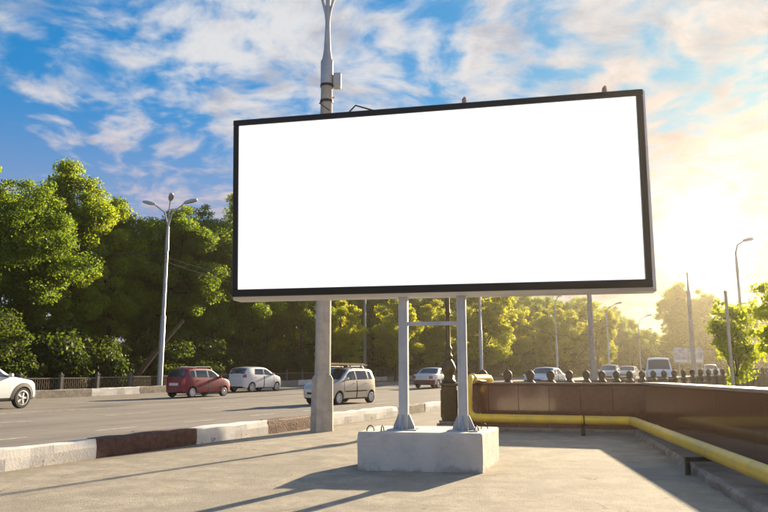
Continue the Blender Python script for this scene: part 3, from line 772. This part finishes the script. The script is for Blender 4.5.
    # wheel-arch lips follow the body side
    def side_y(xx, zz):
        i_ = int(np.clip(np.searchsorted(xs, xx), 0, n - 1)); ps = ring[i_][1:2 + NS]
        return float(np.interp(zz, [q_[1] for q_ in ps], [q_[0] for q_ in ps]))
    lw = .10 if spec.get('clad') else .035; lm_ = M_BLACK if spec.get('clad') else pmat
    for xw in (xf, xr):
        for sg_ in (-1, 1):
            b = MB(); vs_ = []; m_ = 30
            for q in range(m_ + 1):
                a_ = R(-28) + (math.pi + R(56)) * q / m_
                for rr2, off in ((Ra - .035, -.05), (Ra - .035, .012), (Ra + lw, .012), (Ra + lw, -.03)):
                    px_, pz_ = xw + rr2 * math.cos(a_), Rw + rr2 * math.sin(a_)
                    vs_.append((px_, sg_ * (side_y(px_, pz_) + off), max(pz_, zb + .02)))
            fs_ = []
            for q in range(m_):
                for e_ in range(3): fs_.append((q * 4 + e_, q * 4 + e_ + 1, q * 4 + 5 + e_, q * 4 + 4 + e_))
            b.add(vs_, fs_); b.build('wheel_arch', lm_, root, True)
    mx = spec['mirror']
    for sg_ in (-1, 1):
        b = MB(); b.box(-.08, .06, 0, .17, -.06, .075, ch=.025); b.build('wing_mirror', spec.get('mirror_mat', pmat), root, loc=(mx, sg_ * (W / 2 - .06) - (.085 if sg_ > 0 else .085) + (.1 * sg_), belt + .06))
    if spec.get('rails'):
        for sg_ in (-1, 1):
            b = MB(); b.tube([(spec['rails'][0], sg_ * W * .335, top(spec['rails'][0]) - .03), (spec['rails'][0] + .1, sg_ * W * .335, top(0) + .045), (spec['rails'][1] - .1, sg_ * W * .335, top(0) + .04), (spec['rails'][1], sg_ * W * .335, top(spec['rails'][1]) - .03)], .016, 6); b.build('roof_rail', M_STEEL, root)
    return root

def make_regions(c):
    """c: dict of x limits (front positive). Returns a classifier for one body style."""
    def f(x, y, z, kind, _k, end, top, belt, w_, L):
        t = spec_ref['_t'] if False else c['spec']['_t']
        sgn = 'r' if y < 0 else 'l'
        zb = c['spec']['zb']
        if kind == 'cap':
            if end == 'rear':
                if c['tz'][0] < z < c['tz'][1] and abs(y) > c['ty'] * w_: return 'tail_light|' + sgn
                if c['pz'][0] < z < c['pz'][0] + .12 and abs(y) < .27: return 'number_plate|rear'
                if c['rw'] and z > c['rwz'] and abs(y) < .78 * w_ and z < top(-L / 2 + .02) - .03: return 'rear_window'
                if z < zb + .12: return 'lower_body'
                if z < zb + .34: return 'bumper|rear'
                return 'body'
            if c['hz'][0] < z < c['hz'][1] and abs(y) > c['hy'] * w_: return 'headlight|' + sgn
            if c['gz'][0] < z < c['gz'][1] and abs(y) < c['gy'] * w_: return 'grille'
            if zb + .22 < z < zb + .32 and abs(y) < .26: return 'number_plate|front'
            if z < zb + .10: return 'grille'
            if z < zb + .40: return 'bumper|front'
            return 'body'
        if kind == 'side':
            if x < -L / 2 + c['tx'] and c['tz'][0] < z < c['tz'][1]: return 'tail_light|' + sgn
            if x > L / 2 - c['hx'] and c['hz'][0] < z < c['hz'][1]: return 'headlight|' + sgn
            if z < zb + c['sill']: return 'sill_trim|' + sgn
            if False:
                for xw in (c['spec']['wf'], c['spec']['wr']):
                    if (x - xw) ** 2 + (z - c['spec']['Rw']) ** 2 < (c['spec']['Rw'] + .14) ** 2: return 'sill_trim|' + sgn
            if c.get('mould') and c['mould'] < z < c['mould'] + .055 and c['spec']['wr'] + .36 < x < c['spec']['wf'] - .36: return 'side_moulding|' + sgn
            for k, (a, b) in enumerate(c['doors']):
                if a < x < b and z > zb + c['sill'] + .03:
                    if x < a + .022 or x > b - .022: return None if False else 'underbody'
                    return 'door|%s%d' % (sgn, k)
            if z < zb + .34 and x < -L / 2 + .35: return 'bumper|rear'
            if z < zb + .40 and x > L / 2 - .35: return 'bumper|front'
            return 'body'
        if kind == 'green':
            g = top(x) - belt
            if g > .10 and .07 < t < .84:
                for k, (a, b) in enumerate(c['wins']):
                    sl = c['slope'] * t if b >= c['wfmax'] - .001 else 0.0
                    sr = c['rslope'] * t if a <= c['wrmin'] + .001 else 0.0
                    if a + sr < x < b - sl: return 'side_window|%s%d' % (sgn, k)
            if g > .10 and .05 < t < .87:
                a, b = c['wrmin'], c['wfmax']
                if a + c['rslope'] * t - .03 < x < b - c['slope'] * t + .03: return 'window_surround|%s%s' % (sgn, 'low' if t <= .07 else 'top' if t >= .84 else str(sum((wa + wb) / 2 < x for wa, wb in c['wins'])))
            if x < -L / 2 + c['tx'] and c['tz'][0] < z < c['tz'][1]: return 'tail_light|' + sgn
            if x > L / 2 - c['hx'] and c['hz'][0] < z < c['hz'][1]: return 'headlight|' + sgn
            return 'body'
        if kind == 'top':
            if c['ws'][0] < x < c['ws'][1] and t > .10: return 'windscreen'
            if c['rwx'][0] < x < c['rwx'][1] and t > .14: return 'rear_window'
            return 'body'
        return 'body'
    return f
def spec_hatch():     # small tall five-door hatchback
    s = dict(L=3.50, W=1.52, zb=.19, belt=.93, wf=1.13, wr=-1.21, Rw=.27, mirror=.72, rails=(-.95, .35), spokes=7, tumble=.30)
    s['top'] = [(-1.75, .96), (-1.70, 1.02), (-1.50, 1.36), (-1.38, 1.44), (-.9, 1.485), (-.1, 1.49), (.25, 1.45), (.95, 1.02), (1.05, .97), (1.45, .86), (1.66, .74), (1.75, .62)]
    c = dict(spec=s, tz=(.70, .95), ty=.74, tx=.16, pz=(.60,), rw=False, rwz=.98, rwx=(-1.70, -1.46), hz=(.56, .74), hy=.52, hx=.22, gz=(.42, .50), gy=.45, sill=.05, mould=.50,
             doors=[(-.98, -.12), (-.10, .82)], wins=[(-1.36, -1.02), (-.95, -.14), (-.06, .90)], wfmax=.90, wrmin=-1.36, slope=.52, rslope=.10, ws=(.30, .97))
    s['regions'] = make_regions(c); return s
def spec_spark():     # newer compact hatchback
    s = dict(L=3.60, W=1.60, zb=.20, belt=.98, wf=1.16, wr=-1.20, Rw=.29, mirror=.66, spokes=5, tumble=.28)
    s['top'] = [(-1.80, 1.0), (-1.72, 1.06), (-1.52, 1.38), (-1.42, 1.47), (-.9, 1.51), (-.1, 1.52), (.2, 1.48), (1.05, 1.03), (1.2, .97), (1.55, .86), (1.72, .74), (1.80, .62)]
    c = dict(spec=s, tz=(.86, 1.05), ty=.72, tx=.16, pz=(.76,), rw=False, rwz=1.0, rwx=(-1.70, -1.48), hz=(.60, .82), hy=.55, hx=.34, gz=(.36, .56), gy=.5, sill=.05,
             doors=[(-1.0, -.12), (-.10, .84)], wins=[(-.98, -.14), (-.06, .98)], wfmax=.98, wrmin=-.98, slope=.62, rslope=.12, ws=(.24, 1.06))
    s['lower'] = M_BLACK
    s['regions'] = make_regions(c); return s
def spec_sedan():
    s = dict(L=4.25, W=1.66, zb=.20, belt=.90, wf=1.28, wr=-1.28, Rw=.29, mirror=.62, spokes=6, tumble=.34, bh=True)
    s['top'] = [(-2.125, .86), (-2.05, .93), (-1.45, .97), (-1.35, .99), (-.82, 1.34), (-.6, 1.385), (-.1, 1.40), (.2, 1.36), (.85, .98), (1.0, .94), (1.8, .84), (2.02, .76), (2.125, .62)]
    c = dict(spec=s, tz=(.62, .82), ty=.58, tx=.12, pz=(.62,), rw=False, rwz=9, rwx=(-1.36, -.80), hz=(.58, .74), hy=.55, hx=.18, gz=(.58, .72), gy=.5, sill=.05, mould=.52,
             doors=[(-.98, -.08), (-.06, .86)], wins=[(-1.02, -.10), (-.02, .80)], wfmax=.80, wrmin=-1.02, slope=.56, rslope=.45, ws=(.24, .88))
    s['bumper'] = M_BLACK
    s['regions'] = make_regions(c); return s
def spec_suv():
    s = dict(L=4.50, W=1.84, zb=.26, belt=1.10, wf=1.48, wr=-1.30, Rw=.37, mirror=.82, spokes=5, tumble=.26, rails=(-1.6, .3), clad=True)
    s['top'] = [(-2.25, 1.12), (-2.18, 1.2), (-1.95, 1.5), (-1.8, 1.62), (-1.0, 1.68), (-.1, 1.69), (.15, 1.65), (.95, 1.16), (1.15, 1.12), (1.9, 1.0), (2.14, .88), (2.25, .68)]
    c = dict(spec=s, tz=(.95, 1.12), ty=.65, tx=.25, pz=(.7,), rw=False, rwz=9, rwx=(-2.16, -1.86), hz=(.78, .93), hy=.55, hx=.42, gz=(.52, .80), gy=.5, sill=.12, clad=True,
             doors=[(-1.02, -.02), (0.0, .98)], wins=[(-1.62, -1.08), (-1.0, -.04), (.04, .94)], wfmax=.94, wrmin=-1.62, slope=.66, rslope=.25, ws=(.2, .98))
    s['lower'] = M_BLACK
    s['regions'] = make_regions(c); return s
def spec_van():
    s = dict(L=4.80, W=1.86, zb=.22, belt=1.10, wf=1.55, wr=-1.45, Rw=.32, mirror=1.35, spokes=6, tumble=.16)
    s['top'] = [(-2.4, 1.75), (-2.34, 1.93), (-2.2, 1.98), (0, 2.02), (.75, 1.98), (1.05, 1.86), (1.75, 1.16), (1.9, 1.10), (2.22, .95), (2.4, .72)]
    c = dict(spec=s, tz=(.9, 1.3), ty=.85, tx=.08, pz=(.7,), rw=True, rwz=1.15, rwx=(-9, -8), hz=(.68, .90), hy=.55, hx=.28, gz=(.45, .66), gy=.5, sill=.06,
             doors=[(.35, 1.45), (-.85, .30)], wins=[(-2.1, -.9), (-.8, .3), (.42, 1.55)], wfmax=1.55, wrmin=-2.1, slope=.62, rslope=.05, ws=(1.02, 1.76))
    s['lower'] = M_BLACK; s['bumper'] = M_BLACK; s['mirror_mat'] = M_BLACK
    s['regions'] = make_regions(c); return s

AW = HEAD; TO = HEAD + math.pi
P_RED = paint('dark_red_car_paint', (0.20, 0.004, 0.026), .35); P_WHITE = paint('white_car_paint', (0.68, 0.69, 0.70)); P_SILV = mat('silver_car_paint', (0.52, 0.52, 0.50), .3, metal=.45, coat=.6)
P_SUV = paint('pearl_white_car_paint', (0.66, 0.69, 0.71)); P_MAR = paint('maroon_car_paint', (0.075, 0.006, 0.012), .35)
car('dark red small hatchback with roof rails, driving away beyond the kerb', -9.65, 36.6, AW - R(4), spec_hatch(), P_RED)
car('white compact hatchback ahead of the dark red one', -8.0, 43.6, AW - R(5), spec_spark(), P_WHITE)
SX, SY = -1.80, 29.2
P_CREAM = mat('warm_silver_car_paint', (0.62, 0.56, 0.46), .3, metal=.3, coat=.6)
sil = car('silver small hatchback carrying planks on its roof, behind the concrete mast', SX, SY, TO - R(7), spec_hatch(), P_CREAM)
car('white sport utility car with black trim, cut off by the left edge', -14.25, 24.1, AW + R(7), spec_suv(), P_SUV)
sd_ = spec_sedan(); sd_['bumper'] = P_MAR; sd_['lower'] = P_MAR
car('white saloon with a dark red tail, seen between the two billboard posts', 3.55, 48.8, AW - R(3), sd_, P_WHITE)
car('white saloon facing the viewer behind the granite wall', 10.5, 45.5, TO - R(8), spec_sedan(), P_WHITE)
car('distant silver hatchback behind the railing, left of the pair', 20.0, 62, TO, spec_spark(), P_SILV)
car('distant silver saloon behind the railing, right of the pair', 22.3, 64, TO - R(5), spec_sedan(), P_SILV)
car('white van with a wide windscreen facing the viewer behind the railing', 20.4, 52, TO + R(5), spec_van(), P_WHITE, name='van')
car('tiny far silver hatchback right of the pale mast near the sun', 34.5, 74, TO + R(8), spec_hatch(), P_SILV)
# plank load with its roof bars on the silver hatchback
bars = sil
for xx in (-.75, .05):
    b = MB(); b.tube([(xx, -.56, 1.40), (xx, -.54, 1.545), (xx, .54, 1.545), (xx, .56, 1.40)], .017, 6); b.build('roof_bar', M_BLACK, sil)
pk = empty('plank_bundle', (SX, SY, 1.563), TO - R(7)); tag(pk, 'bundle of long pale planks tied on the silver hatchback roof', 'planks')
for i, (yy, zz, x0, x1) in enumerate(((-.16, .0, -1.65, 1.15), (.02, .0, -1.9, 1.0), (.2, .0, -1.6, 1.25), (-.06, .046, -1.75, 1.05), (.12, .046, -1.5, 1.2))):
    b = MB(); b.box(x0, x1, yy - .08, yy + .08, zz, zz + .044, ch=.004); b.build('plank', M_PLANK, pk)

# ------------------------------------------------------------------ trees
def crown_mesh(name, seed, clumps, leaves, rx, rz, zc, leaf, m, clump_r, hollow=.45, bottom=.25):
    r = np.random.default_rng(seed); cs_ = []
    while len(cs_) < clumps:
        u = r.normal(size=3); u /= np.linalg.norm(u); rad = hollow + (1 - hollow) * r.random() ** .6
        az = math.atan2(u[1], u[0]); lob = 1 + .18 * math.sin(3 * az + seed) + .12 * math.sin(5 * az + 2 * seed + 3 * u[2]) 
        q = np.array([u[0] * rx * rad * lob, u[1] * rx * rad * lob, zc + u[2] * rz * rad * (1 + .10 * math.sin(4 * az + seed))])
        if u[2] < -.6 and r.random() > bottom: continue
        cs_.append(q)
    cs_ = np.array(cs_); cr = clump_r * (.5 + 1.1 * r.random(clumps) ** 1.5); wgt = cr ** 2; wgt /= wgt.sum()
    ci = r.choice(clumps, size=leaves, p=wgt)
    dirs = r.normal(size=(leaves, 3)); dirs /= np.linalg.norm(dirs, axis=1)[:, None]
    rad = r.random(leaves) ** .62
    ctr = cs_[ci] + dirs * (cr[ci] * rad)[:, None] * np.array([1.15, 1.15, .78])
    nrm = dirs * .7 + r.normal(size=(leaves, 3)) * .7 + np.array([0, 0, .5]); nrm /= np.linalg.norm(nrm, axis=1)[:, None]
    a = np.cross(nrm, r.normal(size=(leaves, 3))); a /= np.linalg.norm(a, axis=1)[:, None]; b = np.cross(nrm, a)
    sz = leaf * (.6 + .8 * r.random(leaves))
    l_ = sz[:, None]; wv = (sz * .52)[:, None]
    v = np.empty((leaves, 4, 3)); v[:, 0] = ctr - a * l_ ; v[:, 1] = ctr + b * wv - nrm * wv * .25; v[:, 2] = ctr + a * l_; v[:, 3] = ctr - b * wv - nrm * wv * .25
    me = bpy.data.meshes.new(name); me.vertices.add(leaves * 4); me.vertices.foreach_set('co', v.reshape(-1))
    me.loops.add(leaves * 4); me.loops.foreach_set('vertex_index', np.arange(leaves * 4, dtype=np.int32))
    me.polygons.add(leaves); me.polygons.foreach_set('loop_start', np.arange(0, leaves * 4, 4, dtype=np.int32)); me.polygons.foreach_set('loop_total', np.full(leaves, 4, dtype=np.int32))
    me.update(calc_edges=True); me.validate()
    at = me.attributes.new('tint', 'FLOAT', 'FACE'); ct = r.random(clumps); tv = np.clip(ct[ci] * .55 + r.random(leaves) * .45, 0, 1)
    at.data.foreach_set('value', tv.astype(np.float32)); me.materials.append(m)
    return me, cs_
def trunk_mesh(name, seed, h, r0, cs_, zc, nl=16):
    rr_ = random.Random(seed); b = MB(); bend = rr_.uniform(-.3, .3)
    pts = [(bend * math.sin(z * .5) * .6 + rr_.uniform(-.05, .05), rr_.uniform(-.08, .08), z) for z in np.linspace(-.2, h, 9)]
    b.tube(pts, [r0 * (1.3 if i == 0 else 1 - .085 * i) for i in range(9)], 9)
    for i in range(nl):
        k = rr_.randrange(3, 9); s_ = Vector(pts[k]); e = Vector(cs_[rr_.randrange(len(cs_))]); mid = s_.lerp(e, .5) + Vector((rr_.uniform(-.3, .3), rr_.uniform(-.3, .3), .35))
        rr0 = r0 * (1 - .085 * k) * .55
        b.tube([s_, s_.lerp(mid, .5) + Vector((0, 0, .1)), mid, e], [rr0, rr0 * .8, rr0 * .55, .02], 6)
    return b.mesh(name, M_BARK, True)
KIND = []
def kind(seed, m, rx=3.7, rz=5.4, zc=8.3, h=9.5, r0=.24, clumps=230, leaves=105000, leaf=.088, cr=.66, hollow=.30, bottom=.55):
    c, cs_ = crown_mesh('crown', seed, clumps, leaves, rx, rz, zc, leaf, m, cr, hollow, bottom); return c, trunk_mesh('trunk', seed, h, r0, cs_, zc)
KIND.append(kind(1, M_LEAF)); KIND.append(kind(2, M_LEAF2, rx=3.4, rz=5.0, zc=8.0, clumps=210)); KIND.append(kind(3, M_LEAF, rx=4.2, rz=5.2, zc=8.2, clumps=250))
KIND.append(kind(4, M_LEAF2, rx=3.0, rz=5.8, zc=8.6, clumps=200)); 
KL = kind(5, M_LEAF, rx=3.9, rz=4.6, zc=4.9, h=6.5, clumps=210, bottom=.8)
M_LEAFB = leafmat('bright_green_leaves', (0.12, 0.17, 0.02), (0.22, 0.27, 0.02), 2.1)
KL2 = kind(6, M_LEAFB, rx=3.5, rz=4.9, zc=5.2, h=7.0, clumps=200, bottom=.8)
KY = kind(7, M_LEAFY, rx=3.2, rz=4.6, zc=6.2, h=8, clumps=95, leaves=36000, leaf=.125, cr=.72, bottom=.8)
YT = kind(11, M_LEAFB, rx=.85, rz=1.5, zc=2.6, h=3.2, r0=.05, clumps=60, leaves=5200, leaf=.075, cr=.33, hollow=.2)
BU, _c = crown_mesh('crown', 21, 70, 24000, 1.7, 1.25, 1.25, .085, M_LEAFD, .55, .3, .9)
BU2, _c = crown_mesh('crown', 22, 150, 70000, 3.3, 2.3, 2.2, .095, M_LEAFD, .75, .4, .9)
BUT = MB()
for i in range(7):
    a_ = i * .9; BUT.tube([(0, 0, -.1), (.5 * math.cos(a_), .5 * math.sin(a_), .8), (1.0 * math.cos(a_), 1.0 * math.sin(a_), 1.6)], [.05, .035, .012], 5)
BUT = BUT.mesh('stem', M_BARK)
def tree(x, y, k, sc, rot, label, group='park trees beyond the road', sx=1.0, name='broadleaf_tree'):
    g = gz(sq(x, y)[0]); o = empty(name, (x, y, g), rot); o.scale = (sc * sx, sc * sx, sc); tag(o, label, 'tree', group)
    link('crown', k[0], o); link('trunk', k[1], o); return o
tr = random.Random(31)
row_front = []
FL = ['leftmost tall tree in the front row, at the left edge', 'tall tree in the front row above the white sport utility car', 'tallest bushy tree in the front row, left of the three-armed lamp',
      'front-row tree just left of the three-armed lamp', 'front-row tree directly behind the three-armed lamp', 'front-row tree behind the dark red hatchback', 'front-row tree above the white compact hatchback', 'front-row tree right of the white compact hatchback']
for i, lb_ in enumerate(FL):
    c_ = P(15.5 + i * 4.9, 29.2 + tr.uniform(-1, 1.4)); row_front.append((c_.x, c_.y, (0, 2, 3, 1, 0, 2, 3, 1)[i], (.94, .96, .99, 1.03, 1.0, 1.12, 1.15, 1.14)[i], lb_))
row_front += [
             (-8.0, 66.5, 1, 1.05, 'front-row tree at the billboard left edge'),
             (-6.8, 76.0, 3, 1.1, 'front-row tree left of the concrete mast'),
             (-1.4, 80.0, 1, 1.0, 'front-row tree between the mast and the left post'),
             (1.6, 86.0, 0, 1.1, 'front-row tree behind the left billboard post'),
             (6.6, 92.0, 2, 1.0, 'front-row tree between the billboard posts'),
             (11.2, 97.0, 0, 1.0, 'front-row tree behind the right billboard post'),
             (16.0, 102.0, 3, 1.05, 'front-row tree above the granite wall left end'),
             (20.6, 106.0, 2, .98, 'front-row tree above the parked white saloon'),
             (27.6, 112.0, 0, .95, 'front-row tree left of the pale concrete mast'),
             (33.2, 116.0, 1, .98, 'front-row tree right of the pale concrete mast'),
             (39.0, 122.0, 2, .92, 'front-row tree above the distant silver cars'),
             (45.0, 128.0, 1, .78, 'lower front-row tree above the white van'),
             (54.0, 126.0, 3, 1.12, 'hazy tall tree under the sun glow, left one'),
             (60.5, 131.0, 0, 1.15, 'hazy tall tree under the sun glow, right one'),
             (67.0, 128.0, 2, 1.0, 'hazy tree behind the yellow-green young tree'),
             (75.0, 128.0, 1, 1.0, 'hazy tree at the right edge of the view')]
for (x, y, k, sc, lb_) in row_front: tree(x, y, KIND[k], sc, tr.uniform(0, 6.28), lb_)
nm_pos = ['far left', 'second from left', 'third from left', 'fourth from left', 'fifth from left', 'sixth from left', 'seventh from left', 'eighth from left', 'ninth from left', 'tenth from left', 'eleventh from left', 'twelfth from left', 'thirteenth from left', 'fourteenth from left', 'fifteenth from left', 'sixteenth from left']
for i in range(16):
    s = 34 + i * 7.6 + tr.uniform(-1.5, 1.5); q = 36 + tr.uniform(-2, 3); c_ = P(s, q)
    tree(c_.x, c_.y, (KL, KL2)[i % 2], tr.uniform(1.0, 1.2), tr.uniform(0, 6.28), 'back-row park tree filling the gap behind, ' + nm_pos[i], 'back row of park trees')
LOWT = [(3.0, 96, 'between the billboard posts'), (9.0, 102, 'behind the right billboard post'), (13.6, 107, 'right of the ornate lamp post'), (18.6, 108, 'left of the slim lamp behind the saloon'), (24.0, 112, 'just left of the pale concrete mast'), (30.5, 118, 'just right of the pale concrete mast'), (36.5, 124, 'above the distant silver pair'), (43.0, 130, 'left of the white van'), (50.0, 134, 'above the white van'), (57.5, 138, 'under the sun glow'), (64.5, 138, 'right of the sun glow'), (71.5, 136, 'behind the curved-arm lamp'), (79, 136, 'at the far right')]
for i, (x, y, lb_) in enumerate(LOWT): tree(x, y, (KL, KL2)[i % 2], tr.uniform(.80, .98), tr.uniform(0, 6.28), 'low-branched hazy tree filling the background ' + lb_, 'low-branched background trees')
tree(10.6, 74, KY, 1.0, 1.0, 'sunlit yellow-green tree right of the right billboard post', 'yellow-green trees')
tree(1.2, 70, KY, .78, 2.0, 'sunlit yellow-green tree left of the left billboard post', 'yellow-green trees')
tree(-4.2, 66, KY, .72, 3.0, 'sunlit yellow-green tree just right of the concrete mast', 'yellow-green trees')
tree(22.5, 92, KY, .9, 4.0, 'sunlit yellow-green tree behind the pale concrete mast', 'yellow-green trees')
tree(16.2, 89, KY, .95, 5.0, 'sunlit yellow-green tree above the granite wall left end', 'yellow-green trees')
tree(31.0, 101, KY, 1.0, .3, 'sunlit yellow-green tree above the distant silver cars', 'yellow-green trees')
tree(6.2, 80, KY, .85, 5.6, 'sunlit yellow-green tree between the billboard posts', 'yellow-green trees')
tree(11.35, 22.6, YT, .90, .4, 'young yellow-green tree behind the granite wall near the right edge', 'young trees', name='young_tree')
tree(10.2, 17.2, YT, .92, 2.1, 'young yellow-green tree cut off by the right edge', 'young trees', name='young_tree')
for i in range(24):
    s = 14.5 + i * 4.3 + tr.uniform(-.8, .8); c_ = P(s, 25.6 + tr.uniform(0, 2.2))
    g = gz(s); o = empty('bush', (c_.x, c_.y, g), tr.uniform(0, 6.28)); sc = tr.uniform(.9, 1.35); o.scale = (sc * 1.25, sc * 1.25, sc * 1.15)
    if i == 1: o.scale = (1, 1, 1)
    tag(o, 'large rounded dark bush behind the white sport utility car' if i == 1 else '%s dark bush from the left behind the park fence' % ('first second third fourth fifth sixth seventh eighth ninth tenth eleventh twelfth thirteenth fourteenth fifteenth sixteenth seventeenth eighteenth nineteenth twentieth twenty-first twenty-second twenty-third twenty-fourth'.split()[i]), 'bush', 'bushes behind the park fence')
    link('crown', BU2 if i == 1 else BU, o); link('stem', BUT, o)
HB = [(-2, 84), (3.4, 90), (8.0, 95), (12.6, 99), (17.0, 103), (21.6, 106), (26.2, 109), (30.6, 113), (35.4, 117), (40.2, 121), (45.6, 125), (51.0, 128), (57.0, 131), (63.0, 132), (69.5, 132)]
hb_where = ['right of the silver hatchback', 'left of the left billboard post', 'beside the maroon-tailed saloon', 'left of the ornate lamp post', 'right of the ornate lamp post', 'behind the slim lamp', 'left of the white saloon facing us', 'above the white saloon facing us', 'left of the pale mast', 'right of the pale mast', 'above the distant silver pair', 'left of the van', 'behind the van', 'under the distant sign', 'right of the distant sign']
for (x, y), lb_ in zip(HB, hb_where):
    o = empty('bush', (x, y, gz(sq(x, y)[0])), tr.uniform(0, 6.28)); k_ = tr.uniform(.8, 1.1); o.scale = (k_ * 1.2, k_ * 1.2, k_)
    tag(o, 'large far bush under the trees ' + lb_, 'bush', 'far bushes under the trees'); link('crown', BU2, o); link('stem', BUT, o)
# leaning dead trunk inside the park
b = MB(); b.tube([(0, 0, -.1), (1.1, .2, 1.6), (2.3, .3, 3.2), (3.4, .5, 4.6)], [.22, .19, .16, .1], 8)
o = b.build('leaning_trunk', M_BARK, None, True, loc=(-16.6, 45.0, gz(28))); tag(o, 'bare tree trunk leaning to the right behind the park fence', 'trunk')

# ------------------------------------------------------------------ haze
b = MB(); b.box(-330, 330, -330, 330, -1.2, 19.5); hz = b.build('haze', bpy.data.materials.new('haze_air')); tag(hz, kind='stuff')
hm = hz.data.materials[0]; hm.use_nodes = True; ht = hm.node_tree; ht.nodes.clear()
pv = ht.nodes.new('ShaderNodeVolumePrincipled'); pv.inputs['Color'].default_value = (1, .90, .70, 1); pv.inputs['Density'].default_value = .00036; pv.inputs['Anisotropy'].default_value = .74
out = ht.nodes.new('ShaderNodeOutputMaterial'); ht.links.new(pv.outputs[0], out.inputs['Volume'])
